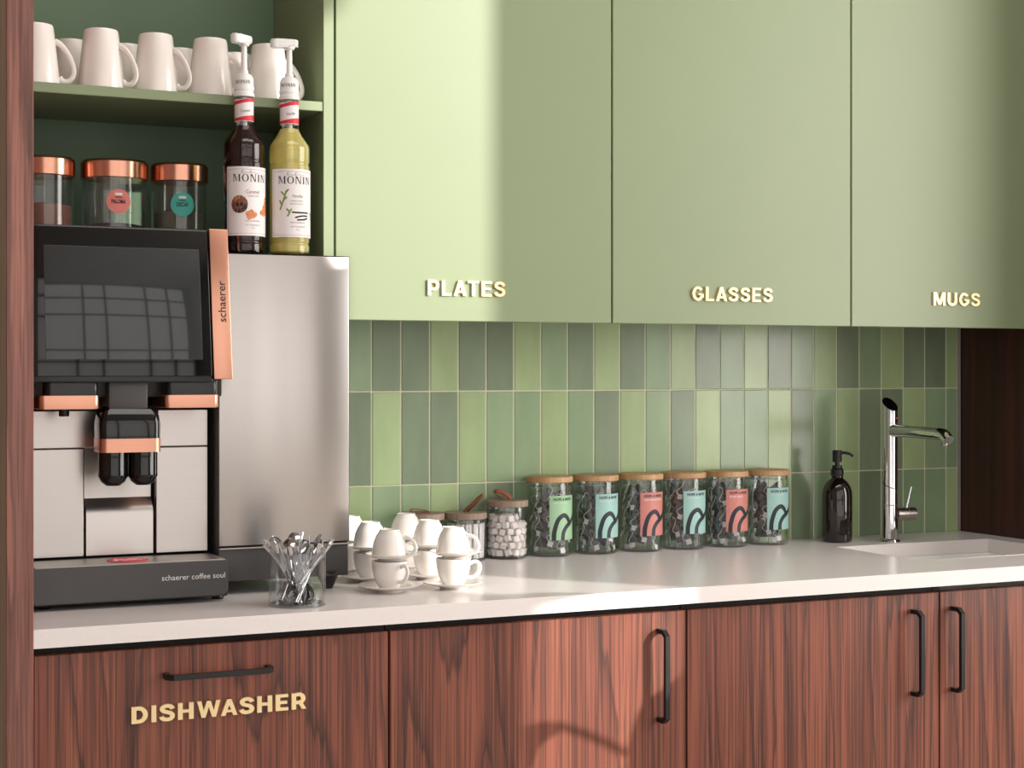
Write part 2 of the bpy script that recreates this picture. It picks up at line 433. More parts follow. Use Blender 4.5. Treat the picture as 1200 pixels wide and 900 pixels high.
def glyph(ch, cap, depth, s=0.185):
    """bold grotesque capital, left edge at x = 0, base at z = 0; returns bmesh and width"""
    bm = bmesh.new(); h = s / 2
    def arc(cx, cz, rx, rz, a0, a1, n=14): return [(cx + rx * math.cos(math.radians(a0 + (a1 - a0) * i / n)), cz + rz * math.sin(math.radians(a0 + (a1 - a0) * i / n))) for i in range(n + 1)]
    cnt = [0]
    def step(k0):
        cnt[0] += 1; bm.verts.ensure_lookup_table()
        for q_ in bm.verts[k0:]: q_.co.y += -0.0025 * (cnt[0] - 1) if q_.co.y < 1e-6 else 0
    def st(*p): k0 = len(bm.verts); stroke(p, s, depth / cap, bm); step(k0)
    def po(*p): k0 = len(bm.verts); prism(p, 0, depth / cap, bm); step(k0)
    v = s * 0.86                                  # horizontals a little thinner
    if ch == 'I': w = s; po((0, 0), (s, 0), (s, 1), (0, 1))
    elif ch == 'L': w = .56; po((0, 0), (w, 0), (w, v), (s, v), (s, 1), (0, 1))
    elif ch == 'T': w = .66; po((w/2 - h, 0), (w/2 + h, 0), (w/2 + h, 1 - v), (w, 1 - v), (w, 1), (0, 1), (0, 1 - v), (w/2 - h, 1 - v))
    elif ch == 'E': w = .60; po((0, 0), (w, 0), (w, v), (s, v), (s, .5 - v/2), (w - .05, .5 - v/2), (w - .05, .5 + v/2), (s, .5 + v/2), (s, 1 - v), (w, 1 - v), (w, 1), (0, 1))
    elif ch == 'H': w = .71; po((0, 0), (s, 0), (s, .5 - v/2), (w - s, .5 - v/2), (w - s, 0), (w, 0), (w, 1), (w - s, 1), (w - s, .5 + v/2), (s, .5 + v/2), (s, 1), (0, 1))
    elif ch == 'D': w = .72; po((0, 0), (s, 0), (s, 1), (0, 1)); st((s, h), *arc(.32, .5, .40 - h, .5 - h, -90, 90), (s, 1 - h))
    elif ch in 'PR':
        w = .66; po((0, 0), (s, 0), (s, 1), (0, 1)); st((s, .42), *arc(.38, .665, .28 - h, .245, -90, 90), (s, .91))
        if ch == 'R': w = .69; po((.30, .42), (.49, .46), (.70, 0), (.49, 0))
    elif ch == 'S': w = .65; st(*[(p.x, p.z) for p in spline([(x, 0, z) for x, z in [(.575, .715), (.50, .855), (.325, .908), (.155, .85), (.105, .73), (.175, .60), (.335, .525), (.50, .445), (.565, .30), (.50, .145), (.325, .092), (.14, .145), (.07, .285)]], 4)])
    elif ch == 'G': w = .74; st(*arc(.375, .5, .375 - h, .5 - h, 38, 330, 22), (.655, .30), (.655, .50)); po((.40, .385), (.60, .385), (.60, .52), (.40, .52))
    elif ch == 'U': w = .70; st((h, 1), *arc(.35, .35, .35 - h, .35 - h, 180, 360), (.70 - h, 1))
    elif ch == 'A': w = .76; po((0, 0), (.20, 0), (.48, 1), (.28, 1)); po((w, 0), (.28, 1), (.48, 1), (w - .20, 0)) if 0 else po((w - .20, 0), (w, 0), (.48, 1), (.28, 1)); po((.18, .20), (.58, .20), (.53, .35), (.23, .35))
    elif ch == 'M': w = .88; po((0, 0), (s, 0), (s, 1), (0, 1)); po((w - s, 0), (w, 0), (w, 1), (w - s, 1)); po((0, 1), (.23, 1), (.53, .06), (.35, .06)); po((.35, .06), (.53, .06), (w, 1), (w - .23, 1))
    elif ch == 'W': w = 1.06; po((.20, 0), (.38, 0), (.19, 1), (0, 1)); po((.20, 0), (.38, 0), (.615, 1), (.445, 1)); po((.68, 0), (.86, 0), (.615, 1), (.445, 1)); po((.68, 0), (.86, 0), (1.06, 1), (.87, 1))
    for q_ in bm.verts: q_.co *= cap
    return bm, w * cap

# ================================================================ the room
def struct(name, bm, mat, ang=0, parent=None):
    return tag(finish(name, bm, mat, parent, ang), kind='structure')
RX, RY, LX, CZ = 4.2, -6.0, -3.0, 3.9
wall_back = struct('wall_back', box(LX, RX, 0.0014, 0.12, 0, CZ), M['grout'])
struct('floor', box(LX, RX, RY, 0.12, -0.1, 0), M['floor'])
struct('ceiling', box(LX, RX, RY, 0.12, CZ, CZ + 0.1), M['plaster'])
struct('wall_left', box(LX - 0.1, LX, RY, 0.12, 0, CZ), M['plaster'])
struct('wall_rear', box(LX, RX, RY - 0.1, RY, 0, CZ), M['plaster'])
# unseen right wall; its tall gap is shaped to cast the sun band
GY1 = -0.335 - (RX - 1.340) / SUN_M
GY0 = -0.335 - (RX - 0.998) / SUN_M
GYT = -0.335 - (RX - 0.915) / SUN_M               # the gap is wider above 3.1 m
bm = box(RX, RX + 0.03, RY, GYT, 0, CZ)
box(RX, RX + 0.03, GYT, GY0, 0, 3.1, bm=bm); box(RX, RX + 0.03, GYT, GY0, 3.58, CZ, bm=bm)
box(RX, RX + 0.03, GY1, 0.12, 0, CZ, bm=bm); box(RX, RX + 0.03, GY0, GY1, CZ - 0.05, CZ, bm=bm); box(RX, RX + 0.03, GY0, GY1, 0, 0.12, bm=bm)
struct('wall_right', bm, M['plaster'])

wn = struct('window_1', box(-2.3, 4.1, -5.86, -5.80, 0.1, 0.2), M['black'])
for k, x in enumerate((-2.25, -0.9, 0.45, 1.15, 2.5, 3.3, 4.0)):
    finish('mullion', box(x - 0.035, x + 0.035, -5.86, -5.80, 0.2, 3.85), M['black'], wn, 0)
w2 = struct('added_window', box(4.14, 4.19, -3.58, -3.50, 0.6, 3.4), M['black'])  # unseen frame and closed blind added behind the right area lamp
finish('mullion', box(4.14, 4.19, -1.20, -1.12, 0.6, 3.4), M['black'], w2, 0)
finish('added_blind', box(4.16, 4.17, -3.50, -1.20, 0.6, 3.4), M['paper'], w2, 0)
for z in (1.1, 2.5, 3.2):
    finish('transom', box(-2.3, 4.1, -5.855, -5.805, z - 0.03, z + 0.03), M['black'], wn, 0)

# wall tiles: each its own piece
TW, TG = 0.0638, 0.0032
J0 = wx(435.7, 0)
tile_me = {}
def tile(x0, x1, z0, z1, m):
    key = (round(x1 - x0, 4), round(z1 - z0, 4), m)
    if key not in tile_me:
        o = finish('tile', box(-(x1 - x0) / 2, (x1 - x0) / 2, 0, 0.0065, -(z1 - z0) / 2, (z1 - z0) / 2, 0.0012, 1), M[m], wall_back, 30)
        tile_me[key] = o.data
    else:
        o = link('tile', tile_me[key], wall_back)
    o.location = ((x0 + x1) / 2, 0.0, (z0 + z1) / 2)
ROWS = ['mddlddlmdldmldmldmldmlddl', 'dlddlmmlmdlmdlmmldmlddlmm', 'lmmlmdmlmdlmmdlmldmlddmml']
Z1, Z2 = CAM_H - 0.0495, CAM_H - 0.0495 - 0.202
for r, (zb, zt) in enumerate(((Z1 + 0.0016, Z1 + 0.166), (Z2 + 0.0016, Z1 - 0.0016), (0.9005, Z2 - 0.0016))):
    for k in range(-6, 25):
        x0 = J0 + (k - 1) * 0.067 + 0.0016; x1 = min(x0 + TW, 2.7885)
        kind = ROWS[r][k] if k >= 0 else rnd.choice('lmd')
        tile(x0, x1, zb, zt, 'tile_' + kind)
tag(finish('trim_1', box(2.790, 2.7965, -0.003, 0.003, 0.9005, 1.43), M['trim']), kind='structure')

# ================================================================ joinery
tag(finish('end_panel', box(0.3655, 0.4075, -0.665, 0.002, 0, 3.0, 0.0015, 1), M['wood_edge'], ang=0),
    'tall stained oak end panel left of the coffee machine', 'panel')
tag(finish('end_panel', box(2.7985, 2.8385, -0.665, 0.002, 0, 3.0, 0.0015, 1), M['wood_shaded'], ang=0),
    'oak side panel, shade painted in, standing right of the sink and tap', 'panel')

# worktop with the sink cut-out
def ring_slab(xo, yo, xi, yi, z0, z1):
    bm = bmesh.new(); L = {}
    for z in (z0, z1):
        L[z] = [[bm.verts.new((x, y, z)) for x, y in ((a[0], b[0]), (a[1], b[0]), (a[1], b[1]), (a[0], b[1]))] for a, b in ((xo, yo), (xi, yi))]
    for i in range(4):
        j = (i + 1) % 4
        for z in (z0, z1): bm.faces.new((L[z][0][i], L[z][0][j], L[z][1][j], L[z][1][i]))
        for k in (0, 1): bm.faces.new((L[z0][k][i], L[z0][k][j], L[z1][k][j], L[z1][k][i]))
    bm.normal_update(); return bm
bm = ring_slab((0.4085, 2.7975), (-0.653, 0.0), (2.2785, 2.7180), (-0.485, -0.194), 0.870, 0.900)
bmesh.ops.bevel(bm, geom=[e for e in bm.edges if abs(e.verts[0].co.z - 0.9) < 1e-5 and abs(e.verts[1].co.z - 0.9) < 1e-5 and len({round(f.normal.z) for f in e.link_faces}) > 1], offset=0.0014, segments=2, affect='EDGES')
bmesh.ops.recalc_face_normals(bm, faces=bm.faces)
tag(finish('worktop', bm, M['quartz'], ang=0), 'long white stone worktop running above the wooden base cabinets', 'worktop')
t = thing('sink', 'white sink basin let into the right end of the worktop', 'sink', (2.498, -0.3395, 0.745))
bm = bmesh.new()
def rr_ring(hx, hy, r, z, n=6): return [bm.verts.new((x, y, z)) for x, y in rrect(-hx, hx, -hy, hy, r, n)]
rings = [rr_ring(0.2285, 0.1535, 0.02, 0.1245), rr_ring(0.2165, 0.1425, 0.02, 0.1245), rr_ring(0.2155, 0.1415, 0.02, 0.03), rr_ring(0.205, 0.131, 0.03, 0.008), rr_ring(0.185, 0.111, 0.03, 0.002)]
for a, b in zip(rings, rings[1:]):
    for i in range(len(a)): bm.faces.new((a[i], a[(i + 1) % len(a)], b[(i + 1) % len(a)], b[i]))
bm.faces.new(rings[-1])
finish('basin', bm, M['sink'], t, 40)
finish('drain', lathe([(0, 0.003), (0.03, 0.003), (0.034, 0.006), (0.038, 0.003)], 24), M['chrome'], t)

def letters(word, parent, x0, x1, zc, cap, y, bold=0.19, depth=0.005, gap=0.16):
    """separate standing letters spread from x0 to x1"""
    gl = [glyph(ch, cap, depth, bold) for ch in word]
    ws = [w for _, w in gl]
    g = cap * gap; kern = [cap * {'WA': -0.13, 'AT': -0.09, 'LA': -0.03, 'AS': -0.05}.get(word[i:i + 2], 0) for i in range(len(word))]; tot = sum(ws) + sum(kern) + g * (len(word) - 1); k = (x1 - x0) / tot; x = x0
    for (b_, w), kn in zip(gl, kern):
        for v in b_.verts: v.co.x *= k
        finish('letter', b_, M['brass'], parent, 25, (x, y - depth, zc - cap / 2)); x += (w + g + kn) * k

def bar_handle(parent, p0, p1, y, name='handle'):
    """slim square bar bent back to the door at both ends; p0, p1 = (x, z) of the end feet"""
    so = 0.030; a = Vector((p0[0], y, p0[1])); b = Vector((p1[0], y, p1[1])); d = (b - a).normalized(); out = Vector((0, -1, 0))
    path = [a, a + out * (so - 0.010), a + out * so + d * 0.008, b + out * so - d * 0.008, b + out * (so - 0.010), b]
    bm = bmesh.new(); side = d.cross(out); rows = []
    for i, p in enumerate(path):
        t = ((path[min(i + 1, 5)] - p).normalized() + (p - path[max(i - 1, 0)]).normalized())
        t.normalize(); w = t.cross(side)
        rows.append([bm.verts.new(p + side * sx * 0.0045 + w * sw * 0.0045) for sx, sw in ((1, 1), (1, -1), (-1, -1), (-1, 1))])
    for r0, r1 in zip(rows, rows[1:]):
        for k in range(4): bm.faces.new((r0[k], r1[k], r1[(k + 1) % 4], r0[(k + 1) % 4]))
    bm.faces.new(rows[0]); bm.faces.new(rows[-1][::-1])
    bmesh.ops.bevel(bm, geom=[e for e in bm.edges if len(e.link_faces) == 2 and e.calc_face_angle(0) > 0.6], offset=0.0012, segments=1, affect='EDGES')
    return finish(name, bm, M['black'], parent, 30)

DF = -0.635                                       # front of the base doors
BX = [0.4105, 1.0125, 1.6120, 2.2108, 2.7975]
BL = ['wooden dishwasher front with gold DISHWASHER lettering and level black handle',
      'wooden base cabinet right of the dishwasher front, part in sunlight',
      'wooden base cabinet below the tea jars, handle on its right edge',
      'wooden base cabinet below the sink, handle on its left edge']
for i in range(4):
    x0, x1 = BX[i], BX[i + 1]; c = (x0 + x1) / 2; hw = (x1 - x0) / 2
    t = thing('base_cabinet', BL[i], 'cabinet', (c, 0, 0), 0, 'wooden base cabinets under the worktop')
    bm = box(-hw + 0.001, -hw + 0.019, -0.612, -0.004, 0.1, 0.868)
    box(hw - 0.019, hw - 0.001, -0.612, -0.004, 0.1, 0.868, bm=bm); box(-hw + 0.019, hw - 0.019, -0.612, -0.59, 0.72, 0.868 if i != 3 else 0.80, bm=bm)
    box(-hw + 0.019, hw - 0.019, -0.612, -0.004, 0.1, 0.118, bm=bm); box(-hw + 0.019, hw - 0.019, -0.022, -0.004, 0.118, 0.70, bm=bm)
    finish('body', bm, M['carcass'], t, 0)
    finish('plinth', box(-hw, hw, -0.58, -0.56, 0, 0.1), M['carcass'], t, 0)
    d = finish('door', box(-hw + 0.0018, hw - 0.0018, DF, DF + 0.02, 0.105, 0.8555, 0.0012, 1), M['wood'], t, 0)
    if i == 0:
        bar_handle(d, (0.622 - c, 0.8095), (0.7945 - c, 0.8095), DF)
        letters('DISHWASHER', d, 0.5655 - c, 0.8605 - c, 0.7487, 0.0272, DF, 0.215)
    else:
        hx = wx((0, 781.5, 1080.5, 1127.5)[i], DF - 0.03) - c
        bar_handle(d, (hx, 0.6545), (hx, 0.8205), DF)

UF, UB = -0.337, 1.4052
UX = [1.0145, 1.6125, 2.2110, 2.7975]
UL = ['sage green upper cabinet with gold PLATES lettering', 'sage green upper cabinet with gold GLASSES lettering', 'sage green upper cabinet with gold MUGS lettering']
for i in range(3):
    x0, x1 = UX[i], UX[i + 1]; c = (x0 + x1) / 2; hw = (x1 - x0) / 2
    t = thing('upper_cabinet', UL[i], 'cabinet', (c, 0, 0), 0, 'sage green upper cabinets on the wall')
    bm = box(-hw + 0.001, hw - 0.001, UF + 0.022, -0.001, 1.43, 2.30)
    finish('body', bm, M['carcass'], t, 0)
    d = finish('door', box(-hw + 0.0016, hw - 0.0016, UF, UF + 0.02, UB, 2.30, 0.0012, 1), M['sage'], t, 0)
    w, a, b_ = (('PLATES', 1.2030, 1.3690), ('GLASSES', 1.8015, 2.0015), ('MUGS', 2.4345, 2.5675))[i]
    letters(w, d, a - c, b_ - c, 1.4700, 0.0300, UF, 0.18)

t = thing('shelf_unit', 'sage green open shelf unit above the coffee machine', 'shelf', (0.70, 0, 0))
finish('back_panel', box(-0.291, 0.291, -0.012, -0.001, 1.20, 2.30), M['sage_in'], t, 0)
finish('side_panel', box(0.2915, 0.3125, UF, -0.001, UB, 2.30, 0.001, 1), M['sage'], t, 0)
finish('shelf', box(-0.291, 0.2912, UF + 0.002, -0.0125, 1.8005, 1.8185, 0.001, 1), M['sage'], t, 0)

# ================================================================ coffee machine
t = thing('coffee_machine', 'black and steel coffee machine with touch screen and copper trim', 'coffee machine', (0.6, -0.25, 0.9))
def cb(name, x0, x1, y0, y1, z0, z1, m, par=None, bev=0.002, seg=2):
    """a part in world coordinates"""
    return finish(name, box(x0 - 0.6, x1 - 0.6, y0 + 0.25, y1 + 0.25, z0 - 0.9, z1 - 0.9, bev, seg), M[m], par or t, 30)
def local(x, y, z): return (x - 0.6, y + 0.25, z - 0.9)
MB_F = -0.355
ML, MR = 0.430, 0.7712
cb('body', ML, MR, MB_F + 0.03, -0.03, 0.925, 1.245, 'plastic')
# drip tray
poly = rrect(0.4335 - 0.6, 0.7722 - 0.6, 0.0125, 0.0735, 0.011, 5, '1100')
bm = prism(poly, -0.468 + 0.25, MB_F + 0.06 + 0.25)
tray = finish('drip_tray', bm, M['anthracite'], t, 30)
poly = rrect(0.4335 - 0.6, 0.7722 - 0.6, 0.0105, 0.0115, 0.0004, 1)
cb('tray_rim', 0.4320, 0.7720, -0.4650, MB_F + 0.05, 0.9095, 0.9165, 'plastic', tray, 0.003)
bm = text_bm('schaerer coffee soul', 0.0098, 0.0, 0.0, 1.02, wx(264, -0.47) - wx(190, -0.47))
for v in bm.verts: v.co += Vector(((wx(264, -0.47) + wx(190, -0.47)) / 2 - 0.6, -0.4684 + 0.25, 0.943 - 0.9))
finish('lettering', bm, M['ink_white'], tray, 0)
plate = cb('tray_plate', 0.440, 0.768, -0.462, MB_F - 0.002, 0.9730, 0.9752, 'steel_dull', tray, 0.0006, 1)
ex = wx(150, -0.415)
bm = lathe([(0, 0.0), (0.036, 0.0), (0.036, 0.0012), (0, 0.0014)], 40)
e = finish('emblem', bm, M['red'], t, 30, local(ex, -0.412, 0.9752))
bm = bmesh.new()
for cx, r in ((-0.012, 0.012), (0.013, 0.013)):
    tube([(cx + r * math.cos(a * PI / 12), r * 0.8 * math.sin(a * PI / 12) + 0.004 * math.cos(a * PI / 4), 0.0014) for a in range(0, 22)], 0.0019, 6, bm, 0.5)
tube(spline([(-0.03, -0.018, 0.0014), (-0.01, 0.0, 0.0014), (0.004, -0.012, 0.0014), (0.018, 0.008, 0.0014), (0.03, -0.006, 0.0014)]), 0.0022, 6, bm, 0.5)
tag(finish('swirl', bm, M['pink'], e, 30), 'pink line drawing on the red disc')
for fx in (0.462, 0.764):
    for fy in (-0.425, -0.08):
        finish('foot', lathe([(0, 0), (0.010, 0), (0.012, 0.004), (0.009, 0.012), (0.009, 0.030), (0, 0.030)], 16), M['plastic'], t, 30, local(fx, fy, 0.9))
# steel front panels
def px_panel(name, pl, pr_, pt, pb, Y, m='steel', th=0.02, par=None):
    x0, x1 = wx(pl, Y), wx(pr_, Y); z0, z1 = wz(pl, pb, Y), wz(pl, pt, Y)
    return cb(name, x0, x1, Y, Y + th, z0, z1, m, par, 0.0012, 1)
zs = wz(244, 522.5, MB_F); zb = 0.9790; zt = 1.2375
xl0, xl1, xr0, xr1 = ML + 0.004, wx(98, MB_F), wx(183, MB_F), wx(243.5, MB_F)
cb('steel_panel', xl0, wx(113, MB_F), MB_F, MB_F + 0.02, zs + 0.001, zt, 'steel', None, 0.001, 1)
cb('steel_panel', xl0, xl1, MB_F, MB_F + 0.02, zb, zs - 0.001, 'steel', None, 0.001, 1)
cb('steel_panel', wx(185, MB_F), xr1, MB_F, MB_F + 0.02, zs + 0.001, zt, 'steel', None, 0.001, 1)
cb('steel_panel', xr0, xr1, MB_F, MB_F + 0.02, zb, zs - 0.001, 'steel', None, 0.001, 1)
# curved splash plate behind the spouts
sec = [(MB_F + 0.004, 0.0795), (MB_F + 0.004, 0.152), (MB_F + 0.0055, 0.160), (MB_F + 0.010, 0.167), (MB_F + 0.024, 0.180), (MB_F + 0.024, 0.32), (MB_F + 0.029, 0.32), (MB_F + 0.029, 0.0795)]
bm = bmesh.new(); xa, xb = wx(101.5, MB_F) - 0.6, wx(180, MB_F) - 0.6
A = [bm.verts.new((xa, y + 0.25, z)) for y, z in sec]; B = [bm.verts.new((xb, y + 0.25, z)) for y, z in sec]
for i in range(len(sec)): j = (i + 1) % len(sec); bm.faces.new((A[i], B[i], B[j], A[j]))
bm.faces.new(A); bm.faces.new(B[::-1])
finish('splash_plate', bm, M['steel'], t, 30)
# head with the tilted display: bottom nearer than top
YB, YT = -0.482, -0.446
ZB_, ZT_ = 1.2950, 1.5590
def tilt_prism(name, x0, x1, off_f, depth, z0, z1, m, par=None, bev=0.0015):
    """slab parallel to the tilted display; off_f = how far its front stands before the display plane"""
    def yy(z): return YB + (YT - YB) * (z - ZB_) / (ZT_ - ZB_)
    b_ = box(-0.5, 0.5, 0, 1, 0, 1)
    for v in b_.verts:
        z = z0 + v.co.z * (z1 - z0); x = x0 + (v.co.x + 0.5) * (x1 - x0)
        v.co = Vector(local(x, yy(z) - off_f + v.co.y * depth, z))
    if bev: bmesh.ops.bevel(b_, geom=b_.edges[:], offset=bev, segments=2, profile=0.5, affect='EDGES')
    return finish(name, b_, M[m], par or t, 30)
cb('head', ML + 0.002, 0.7712, -0.430, -0.03, 1.262, 1.5570, 'plastic', None, 0.004)
tilt_prism('display_shell', 0.428, 0.7425, -0.004, 0.05, 1.288, ZT_, 'plastic', None, 0.004)
disp = tilt_prism('display', 0.430, 0.7395, 0.002, 0.008, 1.2985, 1.5560, 'gloss', None, 0.0015)
sx0, sx1 = wx(52, -0.464), wx(235, -0.464)
tilt_prism('screen', sx0, sx1, 0.0028, 0.003, wz(52, 421, -0.478), wz(52, 287, -0.452), 'screen', disp, 0.0005)
strip = tilt_prism('side_strip', 0.7430, 0.7765, 0.001, 0.036, 1.2935, 1.5600, 'copper', None, 0.0015)
tag(strip, 'copper strip beside the display with black lettering')
bm = text_bm('schaerer', 0.0145, 0.0, 0.006, 1.0, 0.073)
for v in bm.verts:
    x, z = v.co.x, v.co.z
    zz = 1.431 + x; v.co = Vector(local(0.7645 - z + 0.0035, YB + (YT - YB) * (zz - ZB_) / (ZT_ - ZB_) - 0.0015, zz))
finish('lettering', bm, M['ink'], strip, 0)
# outlets under the head
YO = -0.468
def outlet(pl, pr_, y_top, y_mid, y_bot, pin):
    x0, x1 = wx(pl, YO), wx(pr_, YO); z2, z1, z0 = wz(pl, y_top, YO), wz(pl, y_mid, YO), wz(pl, y_bot, YO)
    def blk(name, xa, xb, ya, za, zb_, m, par):
        bm = bmesh.new(); R = [[bm.verts.new(local(x, y, z)) for x, y in rrect(xa, xb, ya, -0.34, 0.009, 5, '1100')] for z in (za, za + 0.0008, zb_ - 0.0008, zb_)]
        for k in (0, 3):
            for v in R[k]: v.co.x += 0.0008 * (1 if v.co.x < (xa + xb) / 2 - 0.6 else -1)
        for a_, b_ in zip(R, R[1:]):
            for i in range(len(a_)): bm.faces.new((a_[i], a_[(i + 1) % len(a_)], b_[(i + 1) % len(a_)], b_[i]))
        bm.faces.new(R[0]); bm.faces.new(R[-1][::-1]); return finish(name, bm, M[m], par, 30)
    o = blk('outlet', x0 + pin, x1 - 0.0015, YO + 0.002, z1, 1.292, 'plastic', t)
    tag(blk('outlet_band', x0, x1, YO, z0, z1, 'copper', o), 'copper band'); return o
o = outlet(46, 117, 450, 464, 480, 0.011)
finish('nozzle', lathe([(0, 0), (0.008, 0), (0.009, 0.002), (0.009, 0.02), (0, 0.02)], 18), M['plastic'], o, 30, local(wx(75, -0.42), -0.42, wz(75, 488, -0.42)))
outlet(193.5, 257, 448, 463, 478, 0.004)
sc = wx(153.5, YO)
def pz(py): return wz(153, py, YO)
def px_w(px): return (px - 153.5) * dep(sc, YO) / F_PX / math.cos(YAW) * 0.985
sp = cb('spout_neck', sc - 0.0370, sc + 0.0310, YO + 0.006, -0.36, pz(480), 1.292, 'anthracite', None, 0.004, 2)
def rsec(hw, hd, z, r, bm, n=5): return [bm.verts.new((x, y, z - 0.9)) for x, y in rrect(sc - 0.6 - hw, sc - 0.6 + hw, -0.437 + 0.25 - hd, -0.437 + 0.25 + hd, r, n)]
def loft(name, secs, m, par):
    bm = bmesh.new(); R = [rsec(hw, hd, z, r, bm) for hw, hd, z, r in secs]
    for a, b_ in zip(R, R[1:]):
        for i in range(len(a)): bm.faces.new((a[i], a[(i + 1) % len(a)], b_[(i + 1) % len(a)], b_[i]))
    bm.faces.new(R[0]); bm.faces.new(R[-1][::-1]); return finish(name, bm, M[m], par, 40)
W_ = 0.0520
so = loft('spout', [(0.040, 0.022, pz(477), 0.006), (W_ - .002, 0.033, pz(487), 0.012), (W_ + .0005, 0.036, pz(497), 0.014), (W_, 0.036, pz(514), 0.014)], 'gloss', t)
tag(loft('spout_band', [(W_ + .0008, 0.0368, pz(514), 0.014), (W_ + .0008, 0.0368, pz(530), 0.014)], 'copper', so), 'copper band')
for dx in (-0.0258, 0.0258):
    finish('spout_tube', lathe([(0, pz(568) - 0.9), (0.012, pz(569.5) - 0.9), (0.0205, pz(565) - 0.9), (0.0258, pz(558) - 0.9), (0.0252, pz(556) - 0.9), (0.0252, pz(530) - 0.9), (0, pz(530) - 0.9)], 28), M['gloss'], so, 40, (sc - 0.6 + dx, -0.443 + 0.25, 0))
finish('spout_bridge', box(sc - 0.6 - 0.026, sc - 0.6 + 0.026, -0.445 + 0.25, -0.41 + 0.25, pz(560) - 0.9, pz(530) - 0.9, 0.002), M['plastic'], so, 30)

# ================================================================ milk fridge
FF = -0.398; FL, FR = wx(256.5, FF), wx(410, FF); FT = wz(330, 298, FF)
t = thing('milk_fridge', 'tall steel milk fridge beside the coffee machine under the syrup bottles', 'fridge', ((FL + FR) / 2, -0.24, 0.9))
fc = (FL + FR) / 2
def fb(name, x0, x1, y0, y1, z0, z1, m, par=None, bev=0.0015):
    return finish(name, box(x0 - fc, x1 - fc, y0 + 0.24, y1 + 0.24, z0 - 0.9, z1 - 0.9, bev, 2), M[m], par or t, 30)
fb('cabinet', FL + 0.0005, 0.9895, FF + 0.0125, -0.03, 0.934, FT, 'anthracite')
fb('front_frame', FL + 0.0003, FR, FF + 0.012, -0.343, 0.934, FT, 'anthracite')
fb('base', FL + 0.001, FR - 0.002, FF + 0.004, FF + 0.02, wz(410, 674, FF), 0.9865, 'anthracite')
d = fb('door', FL + 0.0008, FR - 0.0022, FF, FF + 0.011, wz(256, 640.5, FF), FT - 0.0018, 'steel', None, 0.0008)
fb('door_edge', FL, FR, FF + 0.003, FF + 0.0118, wz(256, 641.5, FF), FT, 'gloss', d, 0.0006)
fb('bottom_rail', FL + 0.001, FR - 0.002, FF - 0.002, FF + 0.012, wz(256, 643.5, FF) - 0.002, wz(256, 643.5, FF) + 0.001, 'steel_dull', None, 0.001)
for fx in (FL + 0.03, FR - 0.035):
    for fy in (FF + (0.025 if fx > 0.9 else 0.12), -0.09):
        bm = bmesh.new()
        lathe([(0, 0), (0.009, 0), (0.024, 0.0345), (0, 0.0345)], 20, bm)
        finish('foot', bm, M['plastic'], t, 30, (fx - fc, fy + 0.24, 0))

# ================================================================ mugs on the shelf (upside down)
MZ = 1.8185
def mug_proto():
    r = thing('mug', 'x', 'mug')
    prof = [(0.0385, 0.004), (0.0405, 0.0), (0.0425, 0.001), (0.0425, 0.004), (0.0312, 0.104), (0.0296, 0.1085), (0.027, 0.1095), (0.025, 0.1075), (0, 0.107)]
    bm = lathe(prof, 48); b2 = [(0.0385, 0.004), (0.0285, 0.098), (0, 0.1005)]
    lathe(b2, 48, bm); bmesh.ops.remove_doubles(bm, verts=bm.verts, dist=1e-5)
    finish('body', bm, M['mugc'], r, 40)
    p = spline([(0.0325, 0, 0.081), (0.044, 0, 0.074), (0.0565, 0, 0.057), (0.0650, 0, 0.036), (0.0655, 0, 0.021), (0.058, 0, 0.0105), (0.047, 0, 0.0095), (0.0405, 0, 0.015)], 6)
    finish('handle', tube(p, [0.0062 - 0.0016 * math.sin(PI * i / (len(p) - 1)) for i in range(len(p))], 12, None, 0.62, True, Vector((0, 1, 0))), M['mugc'], r, 60)
    return r
mp = mug_proto()
MUG = [(42, -0.287, 'upturned white mug at the left end of the front row, cut by the wood panel', -0.25),
       (118.5, -0.288, 'upturned white mug second from left in the front row on the shelf', -0.55),
       (182.5, -0.287, 'upturned white mug in the middle of the front row on the shelf', -0.62),
       (246.5, -0.287, 'upturned white mug standing left of the syrup bottle pumps', -0.50),
       (314, -0.275, 'upturned white mug behind the two syrup pumps, partly sunlit', -0.1),
       (84, -0.165, 'upturned white mug in the back row behind the gap of the first two', -0.5),
       (148, -0.165, 'upturned white mug in the back row, seen between second and third front mugs', -0.4),
       (211, -0.165, 'upturned white mug in the back row, seen between third and fourth front mugs', -0.35),
       (276, -0.165, 'upturned white mug in the back row behind the dark syrup pump', -0.5)]
for i, (px, Y, lab, rz) in enumerate(MUG):
    o = mp if i == 0 else copy_tree(mp)
    o.location = (wx(px, Y), Y, MZ); o.rotation_euler.z = rz; o['label'] = lab; o['group'] = 'white mugs on the open shelf'

